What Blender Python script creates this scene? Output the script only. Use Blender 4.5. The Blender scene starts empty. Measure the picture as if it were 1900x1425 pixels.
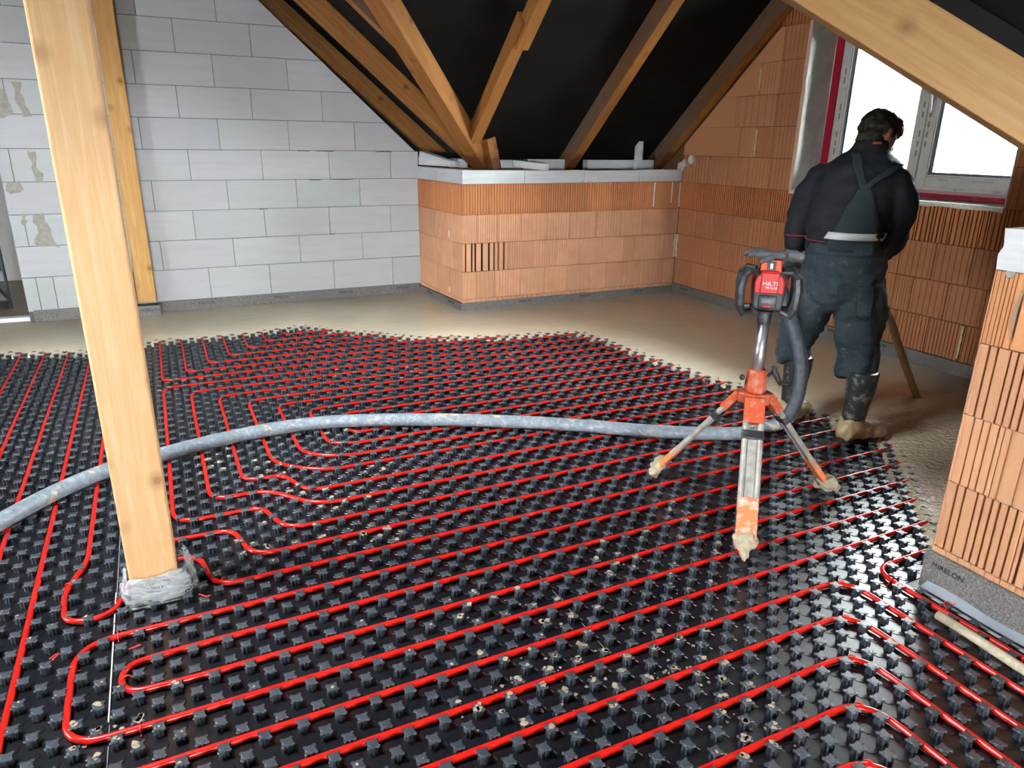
import bpy, bmesh, math, random
from mathutils import Vector, Matrix, noise
random.seed(7)
SC = bpy.context.scene
COL = SC.collection
# ------------------------------------------------------------------ camera, world, light, exposure
CAMZ = 1.5168
_R = ((0.8978, -0.4402, 0.0143), (-0.1283, -0.2924, -0.9476), (0.4213, 0.8489, -0.3190))
def _cam():
    pit, rol, yaw = .3262, .0143, .4559
    cy, sy, cp, sp, cr, sr = math.cos(yaw), math.sin(yaw), math.cos(pit), math.sin(pit), math.cos(rol), math.sin(rol)
    f = Vector((sy, cy, 0)); r = Vector((cy, -sy, 0)); u = Vector((0, 0, 1))
    f2 = f*cp - u*sp; u2 = u*cp + f*sp
    return r*cr + u2*sr, u2*cr - r*sr, f2
CR, CU, CF = _cam()
cam = bpy.data.cameras.new('camera'); camo = bpy.data.objects.new('camera', cam); COL.objects.link(camo)
cam.sensor_width = 36; cam.lens = 1334.33/1900*36; cam.clip_end = 200; cam.clip_start = .05
camo.matrix_world = Matrix(((CR.x, CU.x, -CF.x, 0), (CR.y, CU.y, -CF.y, 0), (CR.z, CU.z, -CF.z, CAMZ), (0, 0, 0, 1)))
SC.camera = camo
w = bpy.data.worlds.new('overcast_sky'); SC.world = w; w.use_nodes = True
bg = w.node_tree.nodes['Background']; bg.inputs[0].default_value = (.93, .97, 1, 1); bg.inputs[1].default_value = 100.0
SC.view_settings.view_transform = 'Standard'; SC.view_settings.look = 'None'
SC.view_settings.gamma = 1; SC.view_settings.use_curve_mapping = False; SC.view_settings.exposure = 0.0
SC.cycles.use_denoising = True
SC.cycles.max_bounces = 8; SC.cycles.diffuse_bounces = 5; SC.cycles.glossy_bounces = 3; SC.cycles.transparent_max_bounces = 8
SC.cycles.caustics_reflective = False; SC.cycles.caustics_refractive = False
SC.cycles.sample_clamp_indirect = 6
def area(name, loc, target, sx, sy, e, col=(1, 1, 1)):
    l = bpy.data.lights.new(name, 'AREA'); l.shape = 'RECTANGLE'; l.size = sx; l.size_y = sy; l.energy = e; l.color = col
    o = bpy.data.objects.new(name, l); COL.objects.link(o); o.location = loc
    o.rotation_euler = (Vector(target)-Vector(loc)).to_track_quat('-Z', 'Y').to_euler(); return o
# daylight coming in through the real window openings behind and left of the camera, plus an added overhead fill
area('daylight_front_window', (-1.7, -6.55, 1.15), (-1.2, 0, 1.15), 2.4, 1.6, 25, (.96, .98, 1))
area('daylight_left_window', (-4.02, 3.25, 1.4), (0, 3.2, 1.4), .8, .9, 5, (.9, .95, 1))
rw = area('overhead_fill', (-1.5, 2.6, 4.35), (1.0, 3.0, 0), 1.3, 1.5, 120, (.94, .97, 1)); rw.data.spread = 1.45  # fill lamp added to brighten the floor; the roof has no opening here
# ------------------------------------------------------------------ materials
def mat(name, base=(.5, .5, .5), rough=.6, metal=0, spec=.5):
    m = bpy.data.materials.new(name); m.use_nodes = True
    b = m.node_tree.nodes['Principled BSDF']
    b.inputs['Base Color'].default_value = (*base, 1); b.inputs['Roughness'].default_value = rough
    b.inputs['Metallic'].default_value = metal; b.inputs['Specular IOR Level'].default_value = spec
    return m, m.node_tree, b
def N(nt, t, **kw):
    n = nt.nodes.new(t)
    for k, v in kw.items():
        if isinstance(k, str) and hasattr(n, k): setattr(n, k, v)
    return n
def noise_node(nt, scale, vec=None, detail=3, rough=.5, dist=0):
    n = nt.nodes.new('ShaderNodeTexNoise'); n.inputs['Scale'].default_value = scale; n.inputs['Detail'].default_value = detail
    n.inputs['Roughness'].default_value = rough; n.inputs['Distortion'].default_value = dist
    if vec: nt.links.new(vec, n.inputs['Vector'])
    return n.outputs['Fac']
def coords(nt, kind='Object', scale=(1, 1, 1), loc=(0, 0, 0)):
    t = nt.nodes.new('ShaderNodeTexCoord'); m = nt.nodes.new('ShaderNodeMapping')
    m.inputs['Scale'].default_value = scale; m.inputs['Location'].default_value = loc
    nt.links.new(t.outputs[kind], m.inputs['Vector']); return m.outputs['Vector']
def geocoords(nt, scale=(1, 1, 1)):
    t = nt.nodes.new('ShaderNodeNewGeometry'); m = nt.nodes.new('ShaderNodeMapping'); m.inputs['Scale'].default_value = scale
    nt.links.new(t.outputs['Position'], m.inputs['Vector']); return m.outputs['Vector']
def ramp(nt, fac, stops, interp='LINEAR'):
    r = nt.nodes.new('ShaderNodeValToRGB'); r.color_ramp.interpolation = interp
    e = r.color_ramp.elements
    while len(e) < len(stops): e.new(.5)
    for i, (p, c) in enumerate(stops):
        e[i].position = p; e[i].color = (*c, 1) if len(c) == 3 else c
    nt.links.new(fac, r.inputs['Fac']); return r.outputs['Color']
def mix(nt, fac, a, b, mode='MIX'):
    m = nt.nodes.new('ShaderNodeMix'); m.data_type = 'RGBA'; m.blend_type = mode
    for s, v in ((0, fac), (6, a), (7, b)):
        if isinstance(v, (int, float)): m.inputs[s].default_value = v
        elif isinstance(v, tuple): m.inputs[s].default_value = (*v, 1) if len(v) == 3 else v
        else: nt.links.new(v, m.inputs[s])
    return m.outputs[2]
def bump(nt, b, h, strength=.3, dist=.01):
    n = nt.nodes.new('ShaderNodeBump'); n.inputs['Strength'].default_value = strength; n.inputs['Distance'].default_value = dist
    nt.links.new(h, n.inputs['Height']); nt.links.new(n.outputs[0], b.inputs['Normal'])
def link(nt, a, b): nt.links.new(a, b)

def wood(name, light, dark, grey=None):
    m, nt, b = mat(name, light, .55, 0, .25)
    v = coords(nt, 'Object', (1, 1, .06))
    g = noise_node(nt, 42, v, 3, .6, .6)
    v2 = coords(nt, 'Object', (1, 1, .25)); big = noise_node(nt, 3.5, v2, 2, .5, .5)
    c = ramp(nt, g, [(.3, light), (.58, tuple(.35*x+.65*y for x, y in zip(light, dark))), (.8, light)])
    c = mix(nt, ramp(nt, big, [(.42, (0, 0, 0)), (.72, (.55, .55, .55))]), c, dark)
    vo = nt.nodes.new('ShaderNodeTexVoronoi'); vo.inputs['Scale'].default_value = 3.4
    vo.inputs['Randomness'].default_value = 1
    link(nt, coords(nt, 'Object', (1.7, 1.7, 1.5)), vo.inputs['Vector'])
    kn = ramp(nt, vo.outputs['Distance'], [(.05, (1, 1, 1)), (.09, (.55, .55, .55)), (.22, (0, 0, 0))])
    c = mix(nt, kn, c, tuple(x*.55 for x in dark))
    if grey:
        gg = noise_node(nt, 2.2, coords(nt, 'Object', (1, 1, .5)), 3, .6)
        c = mix(nt, ramp(nt, gg, [(.35, (0, 0, 0)), (.6, (.85, .85, .85))]), c, grey)
    if dark[0] < .3:      # brown water stains at the rafter feet
        sx_ = nt.nodes.new('ShaderNodeSeparateXYZ'); link(nt, geocoords(nt), sx_.inputs[0])
        ad = nt.nodes.new('ShaderNodeMath'); ad.operation = 'ADD'; link(nt, sx_.outputs['Z'], ad.inputs[0])
        mm = nt.nodes.new('ShaderNodeMath'); mm.operation = 'MULTIPLY'; mm.inputs[1].default_value = .25; link(nt, noise_node(nt, 9, geocoords(nt), 3), mm.inputs[0]); link(nt, mm.outputs[0], ad.inputs[1])
        mr = nt.nodes.new('ShaderNodeMapRange'); mr.inputs[1].default_value = 1.48; mr.inputs[2].default_value = 1.56; mr.inputs[3].default_value = .8; mr.inputs[4].default_value = 0; link(nt, ad.outputs[0], mr.inputs[0])
        c = mix(nt, mr.outputs[0], c, (.10, .028, .010))
    link(nt, c, b.inputs['Base Color']); bump(nt, b, g, .12, .002)
    return m
M = {}
M['post'] = wood('pale_spruce', (.74, .50, .27), (.62, .35, .14))
M['post_far'] = wood('honey_spruce', (.62, .37, .13), (.44, .22, .06))
M['rafter'] = wood('orange_spruce', (.40, .185, .05), (.24, .088, .020))
M['rafter_grey'] = wood('weathered_spruce', (.20, .10, .045), (.12, .05, .02), (.115, .088, .066))
M['beam'] = wood('sawn_spruce', (.47, .29, .12), (.32, .165, .06))
# brick clay, colour carried per object
def brickmat():
    m, nt, b = mat('fired_clay', (.55, .25, .13), .85, 0, .15)
    oi = nt.nodes.new('ShaderNodeObjectInfo')
    v = geocoords(nt); n = noise_node(nt, 9, v, 4, .6); n2 = noise_node(nt, 120, v, 2, .6)
    c = mix(nt, ramp(nt, n, [(.35, (0, 0, 0)), (.7, (.38, .38, .38))]), oi.outputs['Color'], (.58, .25, .10))
    c = mix(nt, ramp(nt, n2, [(.3, (0, 0, 0)), (.8, (.22, .22, .22))]), c, (.62, .40, .26))
    link(nt, c, b.inputs['Base Color']); bump(nt, b, n2, .25, .001); return m
M['brick'] = brickmat()
def blockmat():
    m, nt, b = mat('aerated_concrete', (.7, .7, .69), .9, 0, .1)
    oi = nt.nodes.new('ShaderNodeObjectInfo')
    v = geocoords(nt, (1, 1, 9)); n = noise_node(nt, 2.2, v, 4, .6); n2 = noise_node(nt, 160, geocoords(nt), 2, .7)
    c = mix(nt, ramp(nt, n, [(.4, (0, 0, 0)), (.75, (.55, .55, .55))]), oi.outputs['Color'], (.43, .43, .41))
    c = mix(nt, ramp(nt, n2, [(.55, (0, 0, 0)), (.8, (.25, .25, .25))]), c, (.45, .45, .44))
    link(nt, c, b.inputs['Base Color']); bump(nt, b, n2, .3, .001); return m
M['block'] = blockmat()
M['dark_joint'] = mat('dark_mortar', (.10, .085, .07), .95)[0]  # dark brown mortar colour
M['clay_core'] = mat('clay_core', (.14, .06, .028), .9)[0]
M['core_grey'] = mat('grey_mortar_core', (.10, .098, .095), .95)[0]
def simple_noise(name, a, bcol, scale, rough, bs=.3, bd=.002, spec=.4, lo=.4, hi=.65, metal=0, detail=4):
    m, nt, b = mat(name, a, rough, metal, spec)
    v = coords(nt, 'Object'); n = noise_node(nt, scale, v, detail, .6)
    link(nt, mix(nt, ramp(nt, n, [(lo, (0, 0, 0)), (hi, (1, 1, 1))]), a, bcol), b.inputs['Base Color'])
    if bs: bump(nt, b, n, bs, bd)
    return m
M['mortar'] = simple_noise('smeared_adhesive', (.36, .345, .30), (.28, .265, .225), 30, .9)
M['foam'] = simple_noise('yellow_foam', (.66, .52, .27), (.74, .64, .42), 40, .8)
M['foam_white'] = simple_noise('white_foam', (.82, .8, .72), (.7, .68, .6), 40, .8)
M['foam_orange'] = simple_noise('orange_foam', (.55, .27, .06), (.65, .38, .12), 40, .8)
M['membrane'] = simple_noise('black_roof_membrane', (.0065, .0065, .0065), (.011, .011, .0105), 3, .75, .1, .01, .08)
M['slab'] = mat('white_underlay', (.7, .7, .7), .8)[0]
def stripmat():
    m, nt, b = mat('grey_edge_foam', (.2, .2, .2), .55, 0, .4)
    v = geocoords(nt, (1, 1, 1)); n = noise_node(nt, 170, v, 3, .8); n2 = noise_node(nt, 6, v, 2)
    c = ramp(nt, n, [(.36, (.062, .06, .058)), (.5, (.135, .133, .128)), (.60, (.235, .232, .225)), (.72, (.40, .39, .37))])
    link(nt, mix(nt, ramp(nt, n2, [(.4, (0, 0, 0)), (.7, (.35, .35, .35))]), c, (.17, .15, .13)), b.inputs['Base Color'])
    bump(nt, b, n, .4, .002); return m
M['strip'] = stripmat()
M['ink'] = mat('black_print', (.02, .018, .02), .7)[0]
M['film'] = mat('pale_blue_film', (.34, .40, .45), .3)[0]
# studded black foil
def foil():
    m, nt, b = mat('black_stud_foil', (.008, .010, .014), .24, 0, .5)
    v = geocoords(nt); n = noise_node(nt, 3, v, 3, .6); n2 = noise_node(nt, 260, v, 2, .6)
    link(nt, ramp(nt, n, [(.35, (.006, .008, .012)), (.6, (.009, .010, .014)), (.78, (.020, .017, .016))]), b.inputs['Base Color'])
    link(nt, ramp(nt, n, [(.3, (.27, .27, .27)), (.7, (.34, .34, .34))]), b.inputs['Roughness'])
    return m
M['foil'] = foil()
def studm():
    m, nt, b = mat('dark_stud_plastic', (.03, .036, .045), .33, 0, .5)
    v = geocoords(nt); n = noise_node(nt, 420, v, 2, .6); n2 = noise_node(nt, 18, v, 2, .5)
    link(nt, ramp(nt, n2, [(.3, (.042, .052, .066)), (.7, (.064, .075, .090))]), b.inputs['Base Color'])
    return m
M['stud'] = studm()
def pipem():
    m, nt, b = mat('red_heating_pipe', (.72, .012, .008), .22, 0, .5)
    v = geocoords(nt); n = noise_node(nt, 16, v, 3, .6)
    link(nt, ramp(nt, n, [(.35, (.74, .013, .008)), (.72, (.62, .02, .012)), (.80, (.42, .10, .07))]), b.inputs['Base Color'])
    return m
M['pipe'] = pipem()
M['clip'] = mat('red_pipe_clip', (.72, .03, .015), .4)[0]
M['slurry'] = simple_noise('dried_screed_mud', (.42, .36, .26), (.30, .25, .17), 45, .6, .5, .003)
def screedm():
    m, nt, b = mat('wet_anhydrite_screed', (.50, .44, .32), .2, 0, .9)
    b.inputs['Coat Weight'].default_value = .8; b.inputs['Coat Roughness'].default_value = .10; b.inputs['Coat IOR'].default_value = 1.6
    v = geocoords(nt); n = noise_node(nt, 1.1, v, 4, .6); f = noise_node(nt, 30, v, 3, .6)
    link(nt, ramp(nt, n, [(.3, (.76, .67, .49)), (.7, (.86, .77, .58))]), b.inputs['Base Color'])
    link(nt, ramp(nt, n, [(.3, (.14, .14, .14)), (.7, (.22, .22, .22))]), b.inputs['Roughness'])
    # stiffer ripples where the material was poured last (beside the pier)
    g = nt.nodes.new('ShaderNodeNewGeometry'); d = nt.nodes.new('ShaderNodeVectorMath'); d.operation = 'DISTANCE'
    link(nt, g.outputs['Position'], d.inputs[0]); d.inputs[1].default_value = (3.3, 1.95, .04)
    mk = ramp(nt, d.outputs['Value'], [(.45, (1, 1, 1)), (1.0, (.05, .05, .05))])
    rp = noise_node(nt, 42, v, 1.5, .5, 1.0)
    mu = nt.nodes.new('ShaderNodeMath'); mu.operation = 'MULTIPLY'; link(nt, rp, mu.inputs[0]); link(nt, mk, mu.inputs[1])
    ad = nt.nodes.new('ShaderNodeMath'); ad.operation = 'ADD'; link(nt, mu.outputs[0], ad.inputs[0])
    m2 = nt.nodes.new('ShaderNodeMath'); m2.operation = 'MULTIPLY'; m2.inputs[1].default_value = .12; link(nt, noise_node(nt, 9, geocoords(nt, (1, 1.6, 1)), 3, .5, .6), m2.inputs[0]); link(nt, m2.outputs[0], ad.inputs[1])
    bump(nt, b, ad.outputs[0], 1.0, .0160); link(nt, b.inputs['Normal'].links[0].from_socket, b.inputs['Coat Normal']); return m
M['screed'] = screedm()
def hosem():
    m, nt, b = mat('grey_rubber_hose', (.2, .24, .28), .4, 0, .4)
    v = coords(nt, 'Object'); n = noise_node(nt, 7, coords(nt, 'Object', (1, 1, 2)), 4, .65, 1.2); n2 = noise_node(nt, 26, v, 4, .7, 1)
    c = ramp(nt, n2, [(.3, (.14, .175, .21)), (.52, (.19, .23, .265)), (.64, (.30, .335, .36)), (.74, (.50, .52, .52))])
    c = mix(nt, ramp(nt, n, [(.62, (0, 0, 0)), (.63, (1, 1, 1))]), c, (.44, .36, .25))
    link(nt, c, b.inputs['Base Color']); bump(nt, b, n2, .3, .002); return m
M['hose'] = hosem()
M['hose_dark'] = simple_noise('clean_rubber_hose', (.05, .065, .085), (.085, .10, .12), 30, .45)
def glass():
    m = bpy.data.materials.new('clear_glass'); m.use_nodes = True; nt = m.node_tree; nt.nodes.clear()
    o = nt.nodes.new('ShaderNodeOutputMaterial'); t = nt.nodes.new('ShaderNodeBsdfTransparent'); g = nt.nodes.new('ShaderNodeBsdfGlossy')
    t.inputs[0].default_value = (.95, .97, .96, 1); g.inputs['Roughness'].default_value = .02
    f = nt.nodes.new('ShaderNodeFresnel'); f.inputs[0].default_value = 1.45
    x = nt.nodes.new('ShaderNodeMixShader'); nt.links.new(f.outputs[0], x.inputs[0]); nt.links.new(t.outputs[0], x.inputs[1]); nt.links.new(g.outputs[0], x.inputs[2])
    nt.links.new(x.outputs[0], o.inputs[0]); return m
M['glass'] = glass()
def filmm():
    m = bpy.data.materials.new('crumpled_plastic_film'); m.use_nodes = True; nt = m.node_tree; b = nt.nodes['Principled BSDF']
    b.inputs['Base Color'].default_value = (.62, .67, .70, 1); b.inputs['Roughness'].default_value = .18
    n = noise_node(nt, 9, coords(nt, 'Object', (1, 1, 3)), 4, .6, 2.0); bump(nt, b, n, .9, .02)
    o = nt.nodes['Material Output']; t = nt.nodes.new('ShaderNodeBsdfTransparent'); x = nt.nodes.new('ShaderNodeMixShader')
    r = ramp(nt, n, [(.3, (.22, .22, .22)), (.6, (.62, .62, .62))])
    nt.links.new(r, x.inputs[0]); nt.links.new(t.outputs[0], x.inputs[1]); nt.links.new(b.outputs[0], x.inputs[2]); nt.links.new(x.outputs[0], o.inputs[0]); return m
M['wrap'] = filmm()
M['pvc'] = mat('white_window_pvc', (.62, .62, .58), .4)[0]
M['pvc_film'] = simple_noise('printed_protective_film', (.62, .62, .58), (.70, .70, .66), 12, .45, .1)
M['bead'] = mat('grey_gasket', (.13, .15, .18), .4)[0]
M['bead_white'] = mat('white_bead', (.78, .80, .82), .35)[0]
M['tape'] = simple_noise('red_sealing_tape', (.46, .01, .035), (.36, .008, .03), 25, .35, .3)
M['tape_pink'] = mat('pink_tape_edge', (.60, .32, .34), .4)[0]
M['tape_ink'] = mat('dark_red_print', (.16, .004, .012), .5)[0]
M['print_grey'] = mat('grey_print', (.24, .24, .24), .6)[0]
M['plaster'] = simple_noise('foam_reveal', (.86, .90, .84), (.70, .74, .68), 8, .7, .6, .01)
M['reveal_edge'] = mat('pink_reveal_edge', (.72, .50, .38), .8)[0]
M['insul_board'] = simple_noise('white_insulation', (.78, .78, .76), (.6, .6, .58), 20, .7)

# ------------------------------------------------------------------ mesh helpers
class MB:
    def __init__(s): s.v = []; s.f = []
    def add(s, vs, fs):
        k = len(s.v); s.v += [tuple(p) for p in vs]; s.f += [tuple(i+k for i in f) for f in fs]; return s
    def box(s, x0, x1, y0, y1, z0, z1):
        return s.add([(x0, y0, z0), (x1, y0, z0), (x1, y1, z0), (x0, y1, z0), (x0, y0, z1), (x1, y0, z1), (x1, y1, z1), (x0, y1, z1)],
                     [(0, 3, 2, 1), (4, 5, 6, 7), (0, 1, 5, 4), (1, 2, 6, 5), (2, 3, 7, 6), (3, 0, 4, 7)])
    def prism(s, poly, a, b):
        n = len(poly); A = [Vector(p)+Vector(a) for p in poly]; B = [Vector(p)+Vector(b) for p in poly]
        return s.add(A+B, [tuple(range(n-1, -1, -1)), tuple(range(n, 2*n))] + [(i, (i+1) % n, (i+1) % n+n, i+n) for i in range(n)])
    def tube(s, pts, r, n=8, caps=True, up=Vector((0, 0, 1)), sx=1.0):
        P = [Vector(p) for p in pts]; rr = r if isinstance(r, (list, tuple)) else [r]*len(P)
        k = len(s.v); prev = None
        for i, p in enumerate(P):
            t = (P[min(i+1, len(P)-1)]-P[max(i-1, 0)]).normalized()
            if prev is None:
                a = t.cross(up)
                if a.length < 1e-3: a = t.cross(Vector((1, 0, 0)))
                a.normalize()
            else:
                a = prev - t*prev.dot(t); a.normalize()
            b = t.cross(a); prev = a
            for j in range(n):
                q = 2*math.pi*j/n; s.v.append(tuple(p+(a*math.cos(q)*sx+b*math.sin(q))*rr[i]))
        for i in range(len(P)-1):
            for j in range(n):
                s.f.append((k+i*n+j, k+i*n+(j+1) % n, k+(i+1)*n+(j+1) % n, k+(i+1)*n+j))
        if caps:
            s.f.append(tuple(k+j for j in range(n-1, -1, -1))); s.f.append(tuple(k+(len(P)-1)*n+j for j in range(n)))
        return s
    def lathe(s, prof, c=(0, 0, 0), n=24, axis='Z'):
        k = len(s.v)
        for r, z in prof:
            for j in range(n):
                q = 2*math.pi*j/n; x, y = r*math.cos(q), r*math.sin(q)
                s.v.append((c[0]+x, c[1]+y, c[2]+z) if axis == 'Z' else (c[0]+x, c[1]+z, c[2]+y))
        for i in range(len(prof)-1):
            for j in range(n): s.f.append((k+i*n+j, k+i*n+(j+1) % n, k+(i+1)*n+(j+1) % n, k+(i+1)*n+j))
        s.f.append(tuple(k+j for j in range(n-1, -1, -1))); s.f.append(tuple(k+(len(prof)-1)*n+j for j in range(n)))
        return s
    def mesh(s, name, m=None, smooth=False):
        me = bpy.data.meshes.new(name); me.from_pydata(s.v, [], s.f); me.update()
        if m: me.materials.append(m)
        if smooth: me.shade_smooth()
        return me
def obj(name, src, m=None, parent=None, smooth=False, loc=None, bevel=0, color=None, fixn=False):
    me = src.mesh(name, m, smooth) if isinstance(src, MB) else src
    if fixn:
        bm = bmesh.new(); bm.from_mesh(me); bmesh.ops.recalc_face_normals(bm, faces=bm.faces); bm.to_mesh(me); bm.free()
    o = bpy.data.objects.new(name, me); COL.objects.link(o)
    if parent: o.parent = parent
    if loc: o.location = loc
    if bevel:
        b = o.modifiers.new('bevel', 'BEVEL'); b.width = bevel; b.segments = 2; b.limit_method = 'ANGLE'
    if color: o.color = (*color, 1)
    return o
def tag(o, label, cat, group=None, kind=None):
    if label: o['label'] = label
    if cat: o['category'] = cat
    if group: o['group'] = group
    if kind: o['kind'] = kind
    return o
def empty(name, loc=(0, 0, 0), rz=0):
    o = bpy.data.objects.new(name, None); COL.objects.link(o); o.location = loc; o.rotation_euler = (0, 0, rz); o.empty_display_size = .1; return o
def struct(name, src, m=None, **k):
    o = obj(name, src, m, **k); o['kind'] = 'structure'; return o
def world_to(parent, p): return Vector(p)-Vector(parent.location)
def text(name, s, size, loc, rot, m, parent=None, ext=.0006, sx=1):
    c = bpy.data.curves.new(name, 'FONT'); c.body = s; c.size = size; c.extrude = ext; c.align_x = 'CENTER'; c.align_y = 'CENTER'; c.materials.append(m)
    tmp = bpy.data.objects.new(name, c); COL.objects.link(tmp)
    me = bpy.data.meshes.new_from_object(tmp.evaluated_get(bpy.context.evaluated_depsgraph_get()))
    me.name = name; bpy.data.objects.remove(tmp); bpy.data.curves.remove(c)
    if not me.materials: me.materials.append(m)
    o = bpy.data.objects.new(name, me); COL.objects.link(o); o.location = loc; o.rotation_euler = rot; o.scale = (sx, 1, 1)
    if parent: o.parent = parent
    return o

# ------------------------------------------------------------------ main dimensions
K = .8345                                   # roof pitch
YW, YB, XW, XP, YP = 6.934, 5.949, 4.764, 2.354, 1.364
ZT = 1.155                                  # top of brick in the knee walls
CAP = 1.277
def zB(y): return 1.391+K*(6.104-y)         # underside of rafters, slope over the niche
def zC(y): return 1.391+K*(y-1.216)         # opposite slope of the window wing
def zA(x): return 1.391+K*(2.565-x)         # slope of the main wing
VD = .205
RY = 3.66; RX = -2.5
# ------------------------------------------------------------------ floor slab and ceiling
struct('floor', MB().box(-4.5, 5.15, -6.9, 9.4, -.12, -.004), M['slab'])
def slope(name, pts):
    up = Vector((0, 0, .04)); mb = MB(); mb.prism(pts, (0, 0, 0), up)
    return struct(name, mb, M['membrane'], fixn=True)
tB = lambda x, y: (x, y, zB(y)+VD); tC = lambda x, y: (x, y, zC(y)+VD); tA = lambda x, y: (x, y, zA(x)+VD)
xv = RY-6.104+2.565
slope('ceiling_niche_slope', [tB(5.2, 6.95), tB(5.2, RY), tB(xv, RY), tB(2.565+.85, 6.954)])
slope('ceiling_pier_slope', [tC(5.2, .37), tC(3.41, .37), tC(xv, RY), tC(5.2, RY)])
slope('ceiling_main_slope', [tA(xv, RY), tA(RX, RY), tA(RX, 9.5), tA(3.4, 9.5), tA(3.4, 6.954)])
slope('ceiling_main_slope_south', [tA(xv, RY), tA(3.4, .376), tA(3.4, -6.95), tA(RX, -6.95), tA(RX, RY)])
zr = zA(RX)+VD
slope('ceiling_far_slope', [(RX, -6.95, zr), (RX, 9.5, zr), (-4.5, 9.5, zr-K*2.0), (-4.5, -6.95, zr-K*2.0)])
# ------------------------------------------------------------------ brick makers
def profile_mesh(name, prof, m, th=.03):
    """unit wide, unit high brick face with vertical grooves; prof = [(x, depth)]"""
    mb = MB(); n = len(prof); k = 0
    e = .004
    for z in (0, 1):
        for x, d in prof: mb.v.append((x, d, z))
    mb.v += [(0, th, 0), (1, th, 0), (0, th, 1), (1, th, 1)]
    for i in range(n-1): mb.f.append((i, i+1, n+i+1, n+i))
    a, b, c, d = 2*n, 2*n+1, 2*n+2, 2*n+3
    mb.f += [(b, a, c, d), (a, 0, n, c), (n-1, b, d, 2*n-1), tuple([a, b]+list(range(n-1, -1, -1))), tuple([d, c]+list(range(n, 2*n)))]
    return mb.mesh(name, m)
def grooves(n, w, d, chamf=.15, jit=0, seed=1):
    r = random.Random(seed); P = [(0, .0015), (.012, 0)]
    for i in range(n):
        c = (i+.5)/n + r.uniform(-jit, jit)/n; ww = w*r.uniform(.8, 1.2)/2
        P += [(c-ww, 0), (c-ww*(1-chamf), d), (c+ww*(1-chamf), d), (c+ww, 0)]
    P += [(.988, 0), (1, .0015)]
    return P
BT = {
 'scored': [profile_mesh('brick_scored', grooves(10, .030, .0060), M['brick']), profile_mesh('brick_scored', grooves(9, .034, .0065, jit=.1, seed=4), M['brick'])],
 'plain': [profile_mesh('brick_plain', grooves(6, .018, .0030), M['brick'])],
 'ribbed': [profile_mesh('brick_ribbed', grooves(10, .044, .011), M['brick'])],
 'deep': [profile_mesh('brick_deep', grooves(9, .035, .011, jit=.25, seed=8), M['brick']), profile_mesh('brick_deep', grooves(8, .045, .012, jit=.3, seed=12), M['brick'])],
 'wide': [profile_mesh('brick_wide', grooves(5, .05, .008, .5, jit=.1, seed=3), M['brick'])],
}
blockmesh = MB().box(0, 1, 0, .03, 0, 1).mesh('block_face', M['block'])
PINK = (.68, .375, .225); ORG = (.62, .245, .10); SHADED_BRICK = (.43, .175, .078)  # last tone: clay darkened, the window wall's shade is in the colour
def jit(c, a=.06):
    k = 1+random.uniform(-a, a); return tuple(min(1, x*k*(1+random.uniform(-.02, .02))) for x in c)
class Wall:
    """a flat wall face: origin, unit direction along it (left to right as seen from the room)"""
    def __init__(s, parent, o, d):
        s.p = parent; s.o = Vector(o); s.d = Vector((d[0], d[1], 0)).normalized(); s.rz = math.atan2(s.d.y, s.d.x)
    def pt(s, u, z, off=0):
        nrm = Vector((s.d.y, -s.d.x, 0))    # towards the room
        return s.o+s.d*u+nrm*off+Vector((0, 0, z))
    def brick(s, u0, u1, z0, z1, typ='scored', col=PINK, gap=.0052, name='brick'):
        ms = BT[typ] if typ in BT else [blockmesh]
        o = bpy.data.objects.new(name, random.choice(ms)); COL.objects.link(o); o.parent = s.p
        o.location = s.pt(u0+gap/2, z0+gap/2, random.uniform(-.0015, .0015)); o.rotation_euler = (0, 0, s.rz)
        o.scale = (u1-u0-gap, 1, z1-z0-gap); o.color = (*jit(col, .13 if typ != 'block' else .045), 1); return o
    def poly(s, pts, typ='scored', col=PINK, name='brick', th=.03):
        # clipped brick: flat prism of a polygon in (u, z)
        mb = MB(); mb.prism([(u, 0, z) for u, z in pts], (0, 0, 0), (0, th, 0))
        o = obj(name, mb, M['brick'] if typ in BT else M['block'], s.p, fixn=True); o.location = s.pt(0, 0); o.rotation_euler = (0, 0, s.rz); o.color = (*jit(col), 1); return o
def clip(poly, f):
    """keep the part of the (u,z) polygon where f(u,z) >= 0"""
    out = []
    for i in range(len(poly)):
        a, b = poly[i], poly[(i+1) % len(poly)]; fa, fb = f(*a), f(*b)
        if fa >= 0: out.append(a)
        if (fa >= 0) != (fb >= 0):
            t = fa/(fa-fb); out.append((a[0]+(b[0]-a[0])*t, a[1]+(b[1]-a[1])*t))
    return out
# ------------------------------------------------------------------ white block wall at the back
def gable(x): return 1.397+(2.338-x)*.893
xl = -1.035
wb = MB()
wb.prism([(xl, 0, 0), (2.36, 0, 0), (2.36, 0, gable(2.36)), (RX, 0, gable(RX)), (-4.2, 0, gable(RX)-1.4), (-4.2, 0, 2.1), (xl, 0, 2.1)], (0, YW+.012, 0), (0, YW+.25, 0))
wall_back = struct('wall_back', wb, M['core_grey'], fixn=True)
W = Wall(wall_back, (0, YW, 0), (1, 0))
rows = {0: [-.94, -.82, -.23, .37, .89, 1.48, 2.06], 1: [-.6, .01, .6, 1.18, 1.77], 2: [-.94, -.32, .3, .89, 1.47, 2.06], 3: [-.58, .01, .6, 1.19, 1.77],
        4: [-.95, -.33, .32, .91, 1.5, 2.08], 5: [-.62, -.02, .58, 1.16, 1.75], 6: [-.9, -.31, .29, .87, 1.47], 7: [-.6, 0, .59, 1.19], 8: [-.88, -.28, .32, .91], 9: [-.96, -.82, -.53, .07, .66],
        10: [-.8, -.2, .4], 11: [-.5, .1], 12: [-.8, -.2]}
WHT = (.47, .495, .505)
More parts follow.
